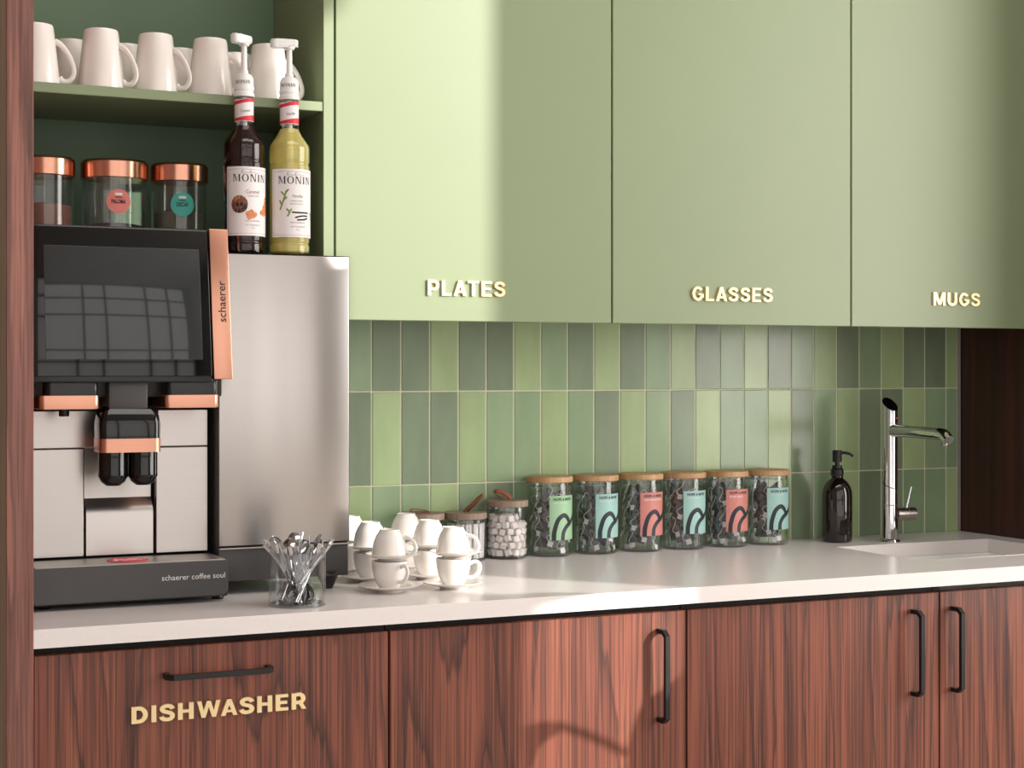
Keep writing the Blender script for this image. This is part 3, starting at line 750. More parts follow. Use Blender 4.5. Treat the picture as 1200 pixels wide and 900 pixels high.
# ================================================================ canisters on the machine
def canister(px, r, lab, offs, mat, word, fill, fname, fcat, flab, fh):
    Y = -0.20; X = wx(px, Y)
    t = thing('canister', lab, 'jar', (X, Y, 1.557), face_cam(X, Y) + offs, 'copper lidded canisters on the coffee machine')
    g = r - 0.003
    finish('jar', lathe([(0, 0), (g - 0.004, 0), (g, 0.004), (g, 0.112), (g - 0.003, 0.112), (g - 0.003, 0.006), (0, 0.005)], 48), M['glass'], t, 40)
    finish('lid', lathe([(0, 0.109), (r - 0.001, 0.109), (r, 0.110), (r, 0.139), (r - 0.004, 0.1435), (0, 0.1445)], 56), M['copper_lid'], t, 30)
    if word:
        lb = finish('label', wrap(disc_patch(0.0225, 0.0006), g + 0.0008, 0.064), M[mat], t, 40)
        bm = text_bm(word, 0.0078, 0, 0.03, 1.0, 0.026 if len(word) > 5 else 0.022)
        for v in bm.verts: v.co.z -= 0.004; v.co.y -= 0.0003
        finish('lettering', wrap(bm, g + 0.0008, 0.064), M['ink'], lb, 0)
        bm = patch(0.0135, 0.0045, 0.0002, 8)
        for v in bm.verts: v.co.z += 0.0110; v.co.y -= 0.0003
        finish('logo', wrap(bm, g + 0.0008, 0.064), M['ink_white'], lb, 0)
        bm = text_bm('make', 0.0036, 0, 0.03, 1.0, 0.013)
        for v in bm.verts: v.co.z += 0.0062; v.co.y -= 0.0003
        finish('lettering', wrap(bm, g + 0.0008, 0.064), M['ink'], lb, 0)
    if fill:
        h = g - 0.0036
        f = tag(finish(fname, lathe([(0, 0.0062), (h, 0.0062), (h, fh), (h * 0.7, fh + 0.004), (0, fh + 0.002)], 40), M[fill], None, 40), flab, fcat, kind='stuff')
        f.location = (X, Y, 1.557)
canister(52, 0.0552, 'copper lidded glass canister of brown cocoa, nearest the wood panel', 0, None, None, 'cocoa', 'cocoa_powder', 'powder', 'brown cocoa powder filling the leftmost glass canister', 0.055)
canister(134, 0.0625, 'copper lidded glass canister with round coral PALOMA label', 0.13, 'coral', 'PALOMA', 'beans', 'coffee_beans', 'coffee beans', 'dark beans low in the canister with the coral label', 0.022)
canister(210, 0.0545, 'copper lidded glass canister with round teal DECAF label', 0.12, 'teal', 'DECAF', 'powder', 'coffee_powder', 'powder', 'grey brown powder in the canister with the teal label', 0.05)

# ================================================================ syrup bottles
def syrup(px, lab, syr, flavour, head_rz):
    Y = -0.358; X = wx(px, Y); f = face_cam(X, Y)
    t = thing('syrup_bottle', lab, 'bottle', (X, Y, FT), f, 'pump topped syrup bottles on the milk fridge')
    R = 0.0385
    out = [(0, 0), (R - 0.005, 0), (R - 0.001, 0.003), (R, 0.008), (R, 0.018), (R - 0.0015, 0.0205), (R - 0.0015, 0.0225), (R, 0.025), (R, 0.166), (R - 0.0012, 0.168), (R - 0.0012, 0.171), (R, 0.173), (R, 0.199), (R - 0.001, 0.205), (R - 0.006, 0.2135), (0.025, 0.224), (0.0192, 0.236), (0.0172, 0.246), (0.0162, 0.288), (0.0178, 0.2895), (0.0178, 0.2935), (0.0160, 0.295), (0.0160, 0.299)]
    finish('bottle', lathe(out, 48), M['bglass'], t, 30)
    k = [(max(0, r - 0.0022), z + (0.004 if z < 0.01 else 0)) for r, z in out if z < 0.242]
    finish('syrup', lathe(k + [(0, 0.241)], 48), M[syr], t, 40)
    off = 0.58
    w = 0.116; lb = finish('label', wrap(patch(w, 0.126, 0.0004, 32), R + 0.0006, 0.0325, off), M['paper'], t, 40)
    def pr(bm, x, z, mat, name='print', y=-0.0003):
        for v in bm.verts: v.co.x += x; v.co.z += z; v.co.y += y
        return finish(name, wrap(bm, R + 0.0006, 0.0325, off), M[mat], lb, 0)
    tx = -0.010
    pr(serif_bm('MONIN', 0.0135), tx, 0.0985, 'ink', 'lettering')
    bm = bmesh.new()                                                      # the thin frame line
    for a in ([(-0.054, 0.004), (0.054, 0.004)], [(-0.054, 0.121), (0.054, 0.121)], [(-0.054, 0.004), (-0.054, 0.121)], [(0.054, 0.004), (0.054, 0.121)]):
        merge(bm, ribbon(a, 0.0005, 0.0002, 12))
    pr(bm, 0, 0, 'ink_grey')
    sc_ = [(-0.018, 0.1145), (-0.014, 0.121), (-0.0155, 0.115), (-0.010, 0.1165), (-0.004, 0.1148), (0.0005, 0.1205), (-0.001, 0.115), (0.006, 0.117), (0.011, 0.115), (0.018, 0.1165)]
    pr(ribbon(sc_, 0.0006, 0.0002, 5), tx, -0.001, 'ink_grey', 'lettering')
    if flavour == 'Caramel':
        pr(text_bm('Caramel', 0.0068, 0, 0, 1, 0.026), tx + 0.004, 0.077, 'nutbrown', 'lettering')
        pr(text_bm('CARAMEL SYRUP', 0.0028, 0, 0, 1, 0.024), tx + 0.005, 0.071, 'ink_grey', 'lettering')
        def blob(x, z, r, m, sq=1.0):
            b_ = disc_patch(r, 0.0002, 14)
            for v in b_.verts: v.co.z *= sq
            pr(b_, x, z, m, 'print', -0.0004 - r * 0.01)
        blob(-0.031, 0.057, 0.0155, 'nutbrown', 1.05); blob(-0.031, 0.051, 0.0135, 'ink', 0.75); blob(-0.031, 0.0655, 0.010, 'caram_print', 0.6)
        for x, z in ((-0.015, 0.040), (-0.009, 0.043), (-0.006, 0.036), (-0.013, 0.034), (-0.002, 0.039), (0.014, 0.043), (0.019, 0.047), (0.022, 0.053), (0.027, 0.044), (0.028, 0.052), (0.027, 0.060), (0.030, 0.068), (0.021, 0.041)):
            blob(x, z, 0.0048, 'caram_print')
        for x, z in ((-0.012, 0.038), (0.024, 0.049), (0.029, 0.063)): blob(x, z, 0.003, 'nutbrown')
    else:
        pr(text_bm('Vanille', 0.0060, 0, 0, 1, 0.022), tx + 0.003, 0.073, 'ink_grey', 'lettering')
        pr(text_bm('VANILLA SYRUP', 0.0030, 0, 0, 1, 0.026), tx + 0.002, 0.0655, 'ink_grey', 'lettering')
        pr(text_bm('SIROP DE VANILLE', 0.0028, 0, 0, 1, 0.026), tx + 0.002, 0.060, 'ink_grey', 'lettering')
        for pts in ([(-0.040, 0.050), (-0.034, 0.066), (-0.028, 0.086)], [(-0.037, 0.060), (-0.041, 0.068)], [(-0.033, 0.068), (-0.027, 0.074)], [(-0.031, 0.077), (-0.038, 0.084)], [(-0.029, 0.082), (-0.024, 0.088)], [(-0.028, 0.052), (-0.022, 0.046), (-0.026, 0.038)], [(-0.024, 0.045), (-0.018, 0.052)], [(0.026, 0.046), (0.033, 0.040), (0.03, 0.034)]):
            pr(ribbon(pts, 0.0030, 0.0002, 4), 0, 0, 'leaf_print')
        for pts in ([(-0.012, 0.046), (0.0, 0.0455), (0.024, 0.046)], [(-0.006, 0.036), (0.008, 0.0395), (0.022, 0.040)], [(-0.002, 0.032), (0.012, 0.033), (0.022, 0.036)]):
            pr(ribbon(pts, 0.0030, 0.0002, 5), -0.006, 0, 'ink')
        b_ = disc_patch(0.006, 0.0002, 10); pr(b_, 0.032, 0.042, 'lab_green')
    pr(text_bm('POUR VOS BOISSONS', 0.0030, 0, 0, 1, 0.030), tx + 0.004, 0.0255, 'ink_grey', 'lettering')
    pr(text_bm('FOR YOUR BEVERAGES', 0.0028, 0, 0, 1, 0.030), tx + 0.005, 0.018, 'ink_grey', 'lettering')
    pr(text_bm('70 cl', 0.0026, 0, 0, 1), tx + 0.004, 0.0125, 'ink_grey', 'lettering')
    # neck label: white paper with two slanting red bands
    rn = 0.0176
    nl = finish('neck_label', wrap(patch(0.098, 0.040, 0.0003, 32), rn, 0.2445), M['paper'], t, 40)
    for zz, hh in ((0.0335, 0.0065), (0.001, 0.0075)):
        b_ = patch(0.098, hh, 0.0002, 32)
        for v in b_.verts: v.co.z += zz + (0.0035 * math.sin(v.co.x / rn) if v.co.z > hh / 2 or zz > 0.01 else 0); v.co.y -= 0.0003
        tag(finish('band', wrap(b_, rn, 0.2445), M['red'], nl, 0), 'red band')
    b_ = text_bm(flavour, 0.0052, 0, 0, 1, 0.017)
    for v in b_.verts: v.co.x += 0.003; v.co.z += 0.0165 + 0.12 * (v.co.x - 0.003); v.co.y -= 0.0003
    finish('lettering', wrap(b_, rn, 0.2445), M['ink'], nl, 0)
    # pump
    p = finish('pump_collar', lathe([(0, 0.2905), (0.0190, 0.2905), (0.0190, 0.297), (0.0172, 0.2985), (0.0172, 0.302), (0.0185, 0.303), (0.0185, 0.308), (0.0178, 0.309), (0.0172, 0.325), (0.0135, 0.3315), (0.0085, 0.3335), (0.0075, 0.340), (0, 0.340)], 36), M['white'], t, 30)
    b_ = serif_bm('MONIN', 0.0062)
    for v in b_.verts: v.co.y -= 0.0003; v.co.x -= 0.003
    finish('lettering', wrap(b_, 0.0178, 0.3135), M['ink'], p, 0)
    finish('pump_stem', lathe([(0, 0.335), (0.0058, 0.335), (0.0052, 0.392), (0, 0.392)], 20), M['white'], t, 30)
    finish('dip_tube', lathe([(0, 0.02), (0.0052, 0.02), (0.0060, 0.29), (0, 0.29)], 14), M['white'], t, 30)
    hb = lathe([(0, 0.385), (0.009, 0.385), (0.011, 0.391), (0, 0.391)], 20)
    b_ = prism([(x, z) for x, z in rrect(-0.036, 0.0165, -0.012, 0.012, 0.0095, 5)], 0, 0.0125)
    for v in b_.verts: v.co = Vector((v.co.x, v.co.z * (0.72 + 0.28 * (v.co.x + 0.036) / 0.0525), 0.3905 + v.co.y - (0.004 if v.co.x < -0.02 and v.co.y < 0.006 else 0)))
    bmesh.ops.bevel(b_, geom=b_.edges[:], offset=0.002, segments=2, affect='EDGES'); merge(hb, b_)
    h = finish('pump_head', hb, M['white'], t, 35); h.rotation_euler.z = head_rz
syrup(286, 'dark caramel syrup bottle with white pump and red banded neck', 'caramel', 'Caramel', 0.95)
syrup(339, 'pale yellow vanilla syrup bottle with white pump and red banded neck', 'vanilla', 'Vanilla', 0.25)

# ================================================================ spoon jar
Xs, Ys = 0.869, -0.5625
t = thing('spoon_jar', 'clear cylinder holding teaspoons in front of the milk fridge', 'jar', (Xs, Ys, 0.9))
finish('cylinder', lathe([(0, 0), (0.0485, 0), (0.0498, 0.001), (0.0498, 0.094), (0.0470, 0.094), (0.0470, 0.005), (0, 0.005)], 56), M['acrylic'], t, 40)
def spoon_proto():
    r = thing('teaspoon', 'steel teaspoon standing among others in the clear cylinder', 'spoon', group='teaspoons in the clear cylinder')
    bm = bmesh.new(); n = 10; rows = []
    for i in range(n + 1):                         # the bowl
        a = PI * i / n; z = 0.0185 - 0.0185 * math.cos(a); hw = 0.0118 * math.sin(a) ** 0.85 + 0.0008
        rows.append([bm.verts.new((hw * (k / 3 - 1), 0.0052 * (1 - (k / 3 - 1) ** 2) * math.sin(a), z)) for k in range(7)])
    for a, b in zip(rows, rows[1:]):
        for k in range(6): bm.faces.new((a[k], a[k + 1], b[k + 1], b[k]))
    bmesh.ops.solidify(bm, geom=bm.faces[:], thickness=0.0009)
    finish('bowl', bm, M['chrome'], r, 60)
    p = spline([(0, 0.0006, 0.035), (0, -0.001, 0.05), (0, 0.0015, 0.09), (0, 0.0005, 0.128)], 5)
    k = len(p) - 1
    finish('handle', tube(p, [0.0024 + 0.0022 * (i / k) ** 2 for i in range(k + 1)], 8, None, 0.42, True, Vector((0, 1, 0))), M['chrome'], r, 60)
    return r
sp0 = spoon_proto(); spoons = []
r3 = random.Random(11)
SP = [(-118, 46, 0), (-110, 45, 0), (-101, 46, 0), (-126, 45, 0), (150, 44, 0), (165, 45, 0), (-20, 45, 0), (28, 46, 0), (12, 44, 0), (45, 42, 0), (70, 38, 0), (80, 36, 1), (98, 36, 1), (-8, 46, 0), (5, 45, 1), (120, 42, 0), (-60, 44, 0), (-150, 45, 0), (175, 43, 0), (60, 42, 1), (-30, 45, 0), (135, 40, 0), (-75, 43, 0), (25, 40, 1), (-140, 44, 0), (-165, 44, 0), (-45, 44, 0), (105, 40, 1), (-90, 44, 0), (18, 45, 1), (-105, 30, 0), (160, 26, 1)]
for i, (az, out, up) in enumerate(SP):
    o = sp0 if i == 0 else copy_tree(sp0)
    # leans across the jar: foot on one side, rim contact on the other
    a = math.radians(az); ft = a + PI + r3.uniform(-1.1, 1.1); fr_ = r3.uniform(0.012, 0.034); foot = Vector((fr_ * math.cos(ft), fr_ * math.sin(ft), 0.0062 + r3.uniform(0, 0.006)))
    rim = Vector((out / 1000 * math.cos(a) + r3.uniform(-.003, .003), out / 1000 * math.sin(a) + r3.uniform(-.003, .003), 0.093))
    d = (rim - foot).normalized(); q_ = d.to_track_quat('Z', 'Y').to_matrix().to_4x4() @ Matrix.Rotation(r3.uniform(0, 2 * PI), 4, 'Z')
    if up: q_ = q_ @ Matrix.Translation((0, 0, 0.128)) @ Matrix.Rotation(PI, 4, 'X')
    o.matrix_world = Matrix.Translation(Vector((Xs, Ys, 0.9)) + foot) @ q_

# ================================================================ espresso cups, stacked in pairs
def cup_proto():
    r = thing('espresso_cup', 'x', 'cup')
    prof = [(0, 0.0015), (0.0165, 0.0015), (0.0172, 0.0), (0.0185, 0.0), (0.0190, 0.003), (0.0245, 0.011), (0.0290, 0.022), (0.0318, 0.036), (0.0328, 0.050), (0.0328, 0.0515), (0.0318, 0.0520), (0.0308, 0.0505), (0.0296, 0.034), (0.0260, 0.018), (0.018, 0.008), (0, 0.006)]
    finish('body', lathe(prof, 44), M['china'], r, 50)
    p = spline([(0.0315, 0, 0.042), (0.040, 0, 0.0455), (0.0475, 0, 0.0425), (0.0500, 0, 0.033), (0.0460, 0, 0.023), (0.0380, 0, 0.0165), (0.0275, 0, 0.0145)], 6)
    finish('handle', tube(p, 0.0037, 12, None, 0.8, True, Vector((0, 1, 0))), M['china'], r, 60)
    return r
def saucer_proto(r_):
    t_ = thing('saucer', 'x', 'saucer')
    k = r_ / 0.06
    prof = [(0, 0.0025), (0.021, 0.0025), (0.0225, 0.0), (0.025, 0.0), (0.026, 0.0025), (0.040 * k, 0.0062), (0.058 * k, 0.0115), (0.060 * k, 0.0132), (0.0588 * k, 0.0136), (0.040 * k, 0.0085), (0.024, 0.0050), (0, 0.0048)]
    finish('plate', lathe(prof, 56), M['china'], t_, 50)
    finish('well_ring', lathe([(0.0205, 0.0045), (0.0205, 0.0057), (0.0225, 0.0057), (0.0225, 0.0045)], 40), M['china'], t_, 40)
    return t_
cp, s6, s5 = cup_proto(), saucer_proto(0.0590), saucer_proto(0.0500)
STK = [(1.078, -0.462, 'front stack nearest the fridge'), (1.203, -0.470, 'front stack nearest the sugar jar'),
       (1.096, -0.308, 'middle stack beside the fridge'), (1.216, -0.318, 'middle stack on the jar side'),
       (1.103, -0.172, 'rear stack behind the fridge edge'), (1.228, -0.160, 'rear stack by the wooden lids')]
first = True
for X, Y, w in STK:
    f = face_cam(X, Y)
    for j, (pr_, z, flip, lab, dx) in enumerate(((s6, 0.9, 0, 'wide bottom saucer of the ', 0), (cp, 0.9048, 0, 'upright espresso cup in the ', 0), (s5, 0.9571, 0, 'small saucer between the cups of the ', 0.006), (cp, 0.9629, 1, 'upturned espresso cup atop the ', 0))):
        o = copy_tree(pr_); o['label'] = lab + w; o['group'] = 'stacked espresso cups' if 'cup' in pr_.name else 'saucers of the espresso cups'
        o.location = (X + dx, Y, z); o.rotation_euler = (0, 0, f + (-0.12 if not flip else -0.3) + r3.uniform(-.12, .12))
        if pr_ is cp and X < 1.09 and not flip: o.rotation_euler.z = f - 0.85
        if flip: o.location.z = z + 0.052; o.rotation_euler = (PI, 0, o.rotation_euler.z)
for o in (cp, s6, s5):
    for c in list(o.children): bpy.data.objects.remove(c)
    bpy.data.objects.remove(o)

# ================================================================ wooden lidded storage jars behind the cups
def strap(t, pts, w=0.010, th=0.0022):
    """leather loop: a flat band swept along pts"""
    P = spline(pts, 8); bm = bmesh.new(); rows = []; side = None
    for i, p in enumerate(P):
        tg = (P[min(i + 1, len(P) - 1)] - P[max(i - 1, 0)]).normalized()
        s_ = Vector((0.35, -0.94, 0)) if side is None else side
        s_ = (s_ - tg * s_.dot(tg)).normalized(); side = s_; nrm = tg.cross(s_)
        rows.append([bm.verts.new(p + s_ * w / 2 * a + nrm * th / 2 * b) for a, b in ((1, 1), (1, -1), (-1, -1), (-1, 1))])
    for a, b in zip(rows, rows[1:]):
        for k in range(4): bm.faces.new((a[k], b[k], b[(k + 1) % 4], a[(k + 1) % 4]))
    bm.faces.new(rows[0]); bm.faces.new(rows[-1][::-1])
    return finish('strap', bm, M['leather'], t, 50)
def store_jar(px, Y, r, h, lab, pts, ribs=False):
    X = wx(px, Y)
    t = thing('storage_jar', lab, 'jar', (X, Y, 0.9), face_cam(X, Y), 'leather strapped storage jars')
    finish('jar', lathe([(0, 0), (r - 0.004, 0), (r, 0.004), (r, h - 0.016), (r - 0.003, h - 0.014), (r - 0.003, 0.006), (0, 0.005)], 52), M['glass'], t, 40)
    finish('seal', lathe([(0, h - 0.022), (r - 0.0035, h - 0.022), (r - 0.0035, h - 0.0142), (0, h - 0.0142)], 40), M['acrylic'], t, 40)
    finish('lid', lathe([(0, h - 0.0138), (r, h - 0.0138), (r + 0.001, h - 0.0128), (r + 0.001, h - 0.001), (r, h), (0, h)], 56), M['walnut'], t, 30)
    strap(t, pts)
    return X, Y
h = 0.1265
SX, SY = store_jar(594, -0.060, 0.0455, h, 'glass jar of white sugar cubes with wooden lid and leather loop',
                   [(-0.006, 0, h + 0.001), (-0.022, -0.004, h + 0.013), (-0.026, -0.006, h + 0.017), (-0.020, -0.006, h + 0.0195), (-0.008, -0.003, h + 0.016), (0.004, 0, h + 0.008), (0.010, 0, h + 0.001)])
h = 0.1035
KX, KY = store_jar(545.5, -0.062, 0.0450, h, 'glass jar of white paper sticks with wooden lid and long slanting strap',
                   [(-0.004, 0, h + 0.001), (0.010, -0.012, h + 0.014), (0.030, -0.020, h + 0.034), (0.036, -0.022, h + 0.0375), (0.0335, -0.02, h + 0.034), (0.018, -0.010, h + 0.016), (0.004, -0.002, h + 0.001)])
h = 0.1045
store_jar(494, -0.055, 0.0480, h, 'wooden lidded glass jar with flat strap behind the rearmost cup stack',
          [(0.018, 0, h + 0.001), (0.004, 0, h + 0.006), (-0.018, -0.006, h + 0.009), (-0.023, -0.006, h + 0.006), (-0.018, -0.006, h + 0.0035), (0.0, 0, h + 0.0025), (0.012, 0, h + 0.0012)])
# sugar cubes
cube = tag(finish('sugar_cube', box(-0.0066, 0.0066, -0.0066, 0.0066, -0.0066, 0.0066, 0.0013, 1), M['sugar'], None, 20), 'white sugar cube in the heap inside the glass jar', 'sugar cube', 'sugar cubes in the glass jar')
n_c = 0
for L in range(6):
    for rr, cnt in ((0.0345, 13), (0.018, 6), (0.0, 1)):
        if L == 5 and rr == 0.0345: cnt_list = [k for k in range(cnt) if k % 13 in (0, 1, 2, 11, 12)]
        else: cnt_list = range(cnt)
        for k in cnt_list:
            a = 2 * PI * k / max(cnt, 1) + L * 0.7 + r3.uniform(-.05, .05)
            o = cube if n_c == 0 else cube.copy()
            if n_c: COL.objects.link(o)
            n_c += 1
            o.location = (SX + rr * math.cos(a), SY + rr * math.sin(a), 0.9 + 0.0145 + L * 0.0148 + r3.uniform(-.0012, .0012))
            o.rotation_euler = (r3.uniform(-.35, .35), r3.uniform(-.35, .35), a + r3.uniform(-.5, .5))
# paper sticks
stick = tag(finish('sugar_stick', box(-0.0030, 0.0030, -0.0018, 0.0018, 0, 0.074, 0.0011, 1), M['paper'], None, 30), 'white paper sugar stick standing in the strapped jar', 'sugar stick', 'paper sticks in the strapped jar')
n_c = 0
for rr, cnt in ((0.0375, 30), (0.030, 22), (0.022, 14)):
    for k in range(cnt):
        a = 2 * PI * k / cnt + r3.uniform(-.03, .03)
        o = stick if n_c == 0 else stick.copy()
        if n_c: COL.objects.link(o)
        n_c += 1
        o.location = (KX + rr * math.cos(a), KY + rr * math.sin(a), 0.9064)
        o.rotation_euler = (r3.uniform(-.03, .03), r3.uniform(-.03, .03), a + PI / 2)

# ================================================================ tea jars
LABM = ['lab_green', 'lab_blue', 'lab_red', 'lab_blue', 'lab_red', 'lab_blue']
PXJ = [644, 698, 750.5, 801, 851, 899]
WHO = ['green labelled glass tea jar, leftmost of the six beside the sugar jar', 'pale teal labelled tea jar between the green and the first red label',
       'red labelled tea jar with one long white line, third of the six', 'pale teal labelled tea jar between the two red labelled ones',
       'red labelled tea jar with short white words, fifth of the six', 'pale teal labelled tea jar, rightmost of the six near the soap bottle']
INJ = ['green labelled jar', 'teal jar second from left', 'red jar with one long white line', 'teal jar between the red ones', 'red jar with short white words', 'rightmost teal labelled jar']
def bag_proto():
    r = thing('tea_bag', 'x', 'tea bag')
    bm = bmesh.new(); s = 0.0185                       # pyramid bag
    v = [bm.verts.new(p) for p in ((-s, -s * .4, 0), (s, -s * .4, 0), (0, -s * .6, s * 1.55), (0, s * 1.1, s * .45))]
    for f_ in ((0, 1, 2), (0, 3, 1), (1, 3, 2), (2, 3, 0)): bm.faces.new([v[k] for k in f_])
    bmesh.ops.bevel(bm, geom=bm.edges[:], offset=0.0022, segments=1, affect='EDGES')
    finish('bag', bm, M['teabag'], r, 50)
    p = spline([(0, -0.008, 0.027), (0.006, -0.0150, 0.032), (0.013, -0.0168, 0.024), (0.007, -0.0172, 0.012), (0.000, -0.0165, 0.004), (0.008, -0.0168, -0.005), (0.012, -0.0165, -0.002)], 4)
    finish('string', tube(p, 0.0007, 5), M['string'], r, 60)
    finish('tag', box(0.0060, 0.0165, -0.0172, -0.0164, -0.012, -0.0015), M['paper'], r, 0)
    return r
bp0 = bag_proto()
for j in range(6):
    Y = -0.056; X = wx(PXJ[j], Y); R = 0.0492; H_ = 0.176
    f = face_cam(X, Y) + 0.83
    t = thing('tea_jar', WHO[j], 'jar', (X, Y, 0.9), f, 'labelled tea jars against the tiles')
    finish('jar', lathe([(0, 0), (R - 0.005, 0), (R - 0.001, 0.003), (R, 0.008), (R, 0.161), (R - 0.0028, 0.162), (R - 0.0028, 0.008), (R - 0.008, 0.006), (0, 0.006)], 56), M['glass'], t, 40)
    finish('seal', lathe([(0, 0.153), (R - 0.0034, 0.153), (R - 0.0030, 0.1622), (0, 0.1622)], 44), M['acrylic'], t, 40)
    finish('lid', lathe([(0, 0.1626), (R + 0.0015, 0.1626), (R + 0.0025, 0.1640), (R + 0.0025, 0.1735), (R + 0.0010, 0.1752), (0, 0.1752)], 60), M['bamboo'], t, 30)
    wl, hl, rl, z0 = 0.083, 0.097, R + 0.0007, 0.0375
    lb = finish('label', wrap(patch(wl, hl, 0.0003, 28), rl, z0), M[LABM[j]], t, 40)
    vis = -0.006                                        # the print sits on the half turned to the room
    def pr(bm, x, z, mat, name='print'):
        for v in bm.verts: v.co.x += x; v.co.z += z; v.co.y -= 0.0003
        return finish(name, wrap(bm, rl, z0), M[mat], lb, 0)
    pr(text_bm('HOPE & MORE', 0.0058, 0, 0.03, 1.0, 0.050), vis - 0.002, 0.0865, 'navy', 'lettering')
    if j == 2: pr(text_bm('HAPPY MORNING BLEND', 0.0036, 0, 0.02, 1.0, 0.050), vis - 0.002, 0.0790, 'ink_white', 'lettering')
    if j == 4: pr(text_bm('FOR YOU', 0.0040, 0, 0.02, 1.0, 0.034), vis - 0.010, 0.0785, 'ink_white', 'lettering')
    if j in (0, 1, 3, 5): pr(text_bm('GREEN TEA BLEND', 0.0028, 0, 0.0, 1.0, 0.036), vis - 0.009, 0.0800, 'ink_white', 'lettering')
    # the arch and the branch of the mark
    pr(ribbon([(-0.0320, 0.0), (-0.0305, 0.020), (-0.0220, 0.044), (-0.0080, 0.054), (0.0040, 0.047), (0.0115, 0.034)], 0.0098), 0, 0, 'navy')
    pr(ribbon([(-0.0105, 0.0), (-0.0085, 0.016), (0.0, 0.0285), (0.0140, 0.0370), (0.0280, 0.046), (0.0410, 0.058)], 0.0098), 0, 0, 'navy')
    for L in range(6):
        for k in range(5 if L < 5 else 3):
            o = copy_tree(bp0)
            o['label'] = 'tea bag with white string inside the ' + INJ[j]; o['group'] = 'tea bags in the ' + INJ[j]
            a = 2 * PI * k / 4 + L * 0.83 + j * 0.9; rr = 0.0205 if k < 4 else 0.0
            o.location = (X + rr * math.cos(a), Y + rr * math.sin(a), 0.9 + 0.0165 + L * 0.0212)
            o.rotation_euler = (r3.uniform(-.45, .15), r3.uniform(-.35, .35), a + PI / 2 + r3.uniform(-.2, .2))
            o.scale = [1.10 + r3.uniform(-.06, .04)] * 3
for c in list(bp0.children): bpy.data.objects.remove(c)
bpy.data.objects.remove(bp0)

# ================================================================ soap bottle
X, Y = wx(981, -0.088), -0.088
t = thing('soap_bottle', 'dark brown glass soap bottle with black pump left of the tap', 'bottle', (X, Y, 0.9), face_cam(X, Y))
finish('bottle', lathe([(0, 0), (0.030, 0), (0.0345, 0.003), (0.0358, 0.009), (0.0358, 0.112), (0.0345, 0.122), (0.031, 0.133), (0.025, 0.1425), (0.0175, 0.149), (0.0135, 0.153), (0.0130, 0.166), (0, 0.166)], 48), M['amber'], t, 40)
p = finish('pump_collar', lathe([(0, 0.157), (0.0146, 0.157), (0.0152, 0.159), (0.0152, 0.172), (0.0120, 0.176), (0.0115, 0.182), (0, 0.182)], 36), M['black'], t, 30)
bm = lathe([(0, 0.180), (0.0055, 0.180), (0.0055, 0.190), (0.0112, 0.190), (0.0112, 0.2165), (0.0100, 0.218), (0, 0.218)], 32)
tube(spline([(0.008, 0, 0.2115), (0.020, 0, 0.2115), (0.030, 0, 0.209), (0.0375, 0, 0.2035)], 6), [0.0036] * 12 + [0.003] * 7, 10, bm)
finish('pump_head', bm, M['black'], t, 35)

# ================================================================ tap
X, Y = wx(1043, -0.148), -0.148
t = thing('tap', 'chrome mixer tap with slanted black top and side lever by the sink', 'tap', (X, Y, 0.9), -0.05)
finish('base_plate', lathe([(0, 0), (0.0235, 0), (0.0240, 0.002), (0.0225, 0.006), (0.0190, 0.0085), (0, 0.0085)], 40), M['chrome'], t, 30)
finish('lower_column', lathe([(0, 0.008), (0.0185, 0.008), (0.0185, 0.088), (0.0180, 0.0885), (0, 0.0885)], 40), M['chrome'], t, 30)
def cut_column(z0, z1a, z1b, r, zl=None):
    """column whose top slants from z1a at the back to z1b at the front"""
    bm = bmesh.new(); n = 40; a, b = [], []
    for i in range(n):
        c, s = math.cos(2 * PI * i / n), math.sin(2 * PI * i / n); k = (1 - s) / 2
        lo = z0 if zl is None else zl[0] + (zl[1] - zl[0]) * k
        a.append(bm.verts.new((r * c, r * s, lo))); b.append(bm.verts.new((r * c, r * s, z1a + (z1b - z1a) * k)))
    for i in range(n): bm.faces.new((a[i], a[(i + 1) % n], b[(i + 1) % n], b[i]))
    bm.faces.new(a[::-1]); bm.faces.new(b); return bm
finish('mid_column', cut_column(0.0895, 0.150, 0.128, 0.0185), M['chrome'], t, 30)
finish('upper_column', cut_column(0, 0.2830, 0.2830, 0.0178, (0.1515, 0.1295)), M['chrome'], t, 30)
hd = finish('tap_head', cut_column(0.2835, 0.3420, 0.3120, 0.0182), M['chrome'], t, 30)
bm = cut_column(0, 0.3432, 0.3132, 0.0166, (0.3412, 0.3112))
finish('touch_top', bm, M['gloss'], hd, 30)
finish('indicator', lathe([(0, 0), (0.0022, 0), (0.0022, 0.0015), (0, 0.0015)], 12), M['red'], hd, 30, (0.006, -0.0176, 0.295), (PI / 2, 0, 0))
arm = spline([(0, -0.004, 0.2640), (0, -0.03, 0.2655), (0, -0.10, 0.2650), (0, -0.182, 0.2635), (0, -0.208, 0.2600), (0, -0.223, 0.2490)], 6)
sp_ = finish('spout', tube(arm, [0.0150] * 6 + [0.0142] * 13 + [0.0148] * 6 + [0.0150] * 6, 24, None, 0.9, True, Vector((1, 0, 0))), M['chrome'], t, 40)
bm = lathe([(0, 0), (0.008, 0), (0.0085, 0.002), (0.0085, 0.012), (0, 0.012)], 20)
finish('aerator', bm, M['nickel'], sp_, 30, (0, -0.210, 0.2370))
lv = finish('lever_hub', lathe([(0, 0), (0.0155, 0), (0.0155, 0.030), (0.0150, 0.0305), (0.0150, 0.0315), (0.0155, 0.032), (0.0155, 0.052), (0.0140, 0.0535), (0, 0.0535)], 32), M['nickel'], t, 30, (0.016, 0, 0.066), (0, PI / 2, 0.0))
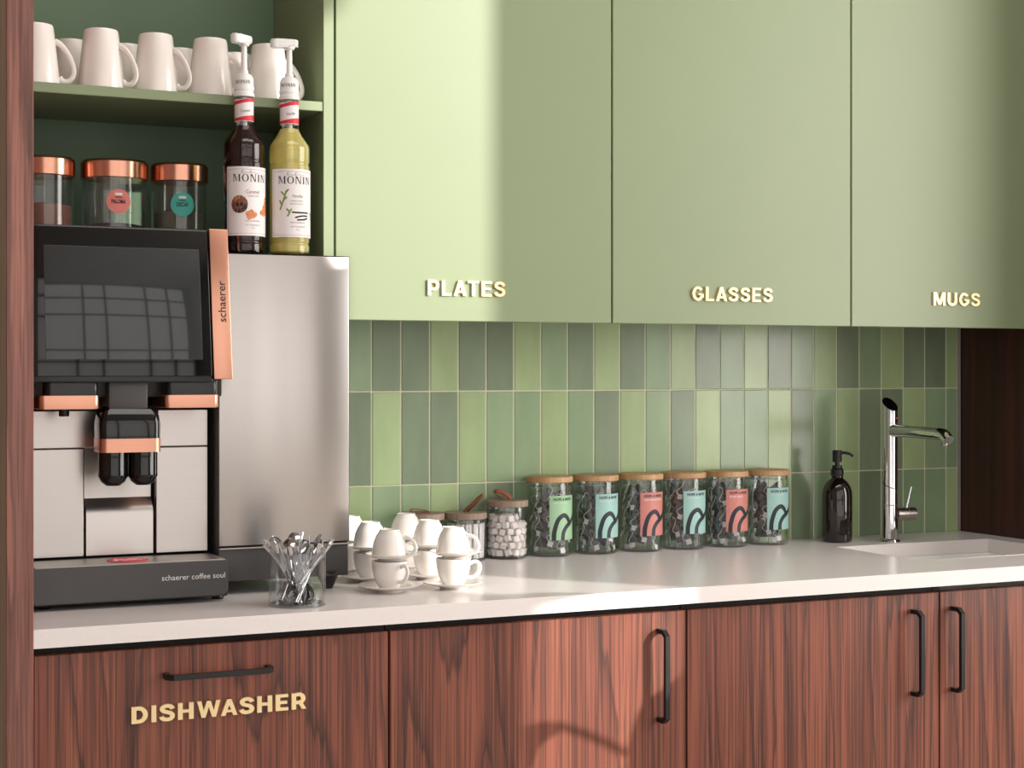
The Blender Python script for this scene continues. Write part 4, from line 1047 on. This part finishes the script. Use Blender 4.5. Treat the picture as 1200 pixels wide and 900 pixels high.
finish('lever', tube([(0.046, 0, 0.078), (0.0600, 0, 0.130)], [0.0036, 0.0030], 14), M['chrome'], t, 40)

# ================================================================ unseen plant added as a stand-in to cast the curved shadows
PY = -1.72
def at_door(px, py):
    """world place on the sun path through a point of the base doors, at the plant"""
    X, z = wx(px, DF), wz(px, py, DF); k = DF - PY
    return X + SUN_M * k, z + SUN_E * k
t = thing('shadow_plant', 'unseen potted plant added to cast shadows on the base door and worktop', 'plant', (2.45, PY, 0))
finish('pot', lathe([(0, 0), (0.13, 0), (0.15, 0.02), (0.19, 0.34), (0.19, 0.36), (0.175, 0.36), (0.165, 0.30), (0, 0.30)], 40), M['anthracite'], t, 30)
M['leaf'] = plain('plant_leaf', srgb(58, 92, 48), 0.4, var=0.15, scale=20)
def leaf(pts):
    """leaf blade given by outline points in x,z (room coordinates), slightly folded"""
    bm = bmesh.new(); C_ = Vector((sum(p[0] for p in pts) / len(pts), 0, sum(p[1] for p in pts) / len(pts)))
    P = spline([(x, 0, z) for x, z in pts] + [(pts[0][0], 0, pts[0][1])], 4)[:-1]
    rim = [bm.verts.new((p.x - 2.45, 0, p.z)) for p in P]; c = bm.verts.new((C_.x - 2.45, -0.015, C_.z))
    for i in range(len(rim)): bm.faces.new((c, rim[i], rim[(i + 1) % len(rim)]))
    bmesh.ops.solidify(bm, geom=bm.faces[:], thickness=0.0015)
    return finish('leaf', bm, M['leaf'], t, 60)
def stem(pts, r=0.006):
    return finish('stem', tube(spline([(x - 2.45, y, z) for x, y, z in pts], 8), r, 8), M['leaf'], t, 60)
D_ = at_door
leaf([D_(590, 842), D_(612, 850), D_(640, 845), D_(668, 850), D_(650, 862), D_(632, 876), D_(622, 900), D_(585, 905)])
a, b, c, d = D_(655, 850), D_(690, 862), D_(728, 880), D_(760, 905)
stem([(a[0], 0, a[1]), (b[0], 0, b[1]), (c[0], 0, c[1]), (d[0], 0, d[1]), (2.46, 0, 0.75), (2.45, 0, 0.30)], 0.0075)
leaf([D_(812, 770), D_(786, 800), D_(756, 822), D_(742, 850), D_(734, 890), D_(738, 935), D_(790, 960), D_(830, 880)])
e = D_(790, 960)
stem([(e[0], 0, e[1]), (2.5, 0, 0.7), (2.46, 0, 0.30)], 0.007)
def at_top(px, py):
    z = 0.9; d = (CAM_H - z) * F_PX / (py - HY); u = (px - CX) * d / F_PX
    X = u * math.cos(YAW) + d * math.sin(YAW); Y = d * math.cos(YAW) - u * math.sin(YAW) - CAM_D; k = Y - PY
    return X + SUN_M * k, z + SUN_E * k
T_ = at_top
leaf([T_(612, 720), T_(628, 707), T_(660, 700), T_(700, 696), T_(640, 694), T_(580, 698), T_(520, 704), T_(560, 716), T_(600, 722)])
g = T_(600, 720)
stem([(g[0], 0, g[1]), (g[0] + 0.04, 0.05, g[1] - 0.25), (2.44, 0.02, 0.8), (2.45, 0, 0.30)], 0.004)
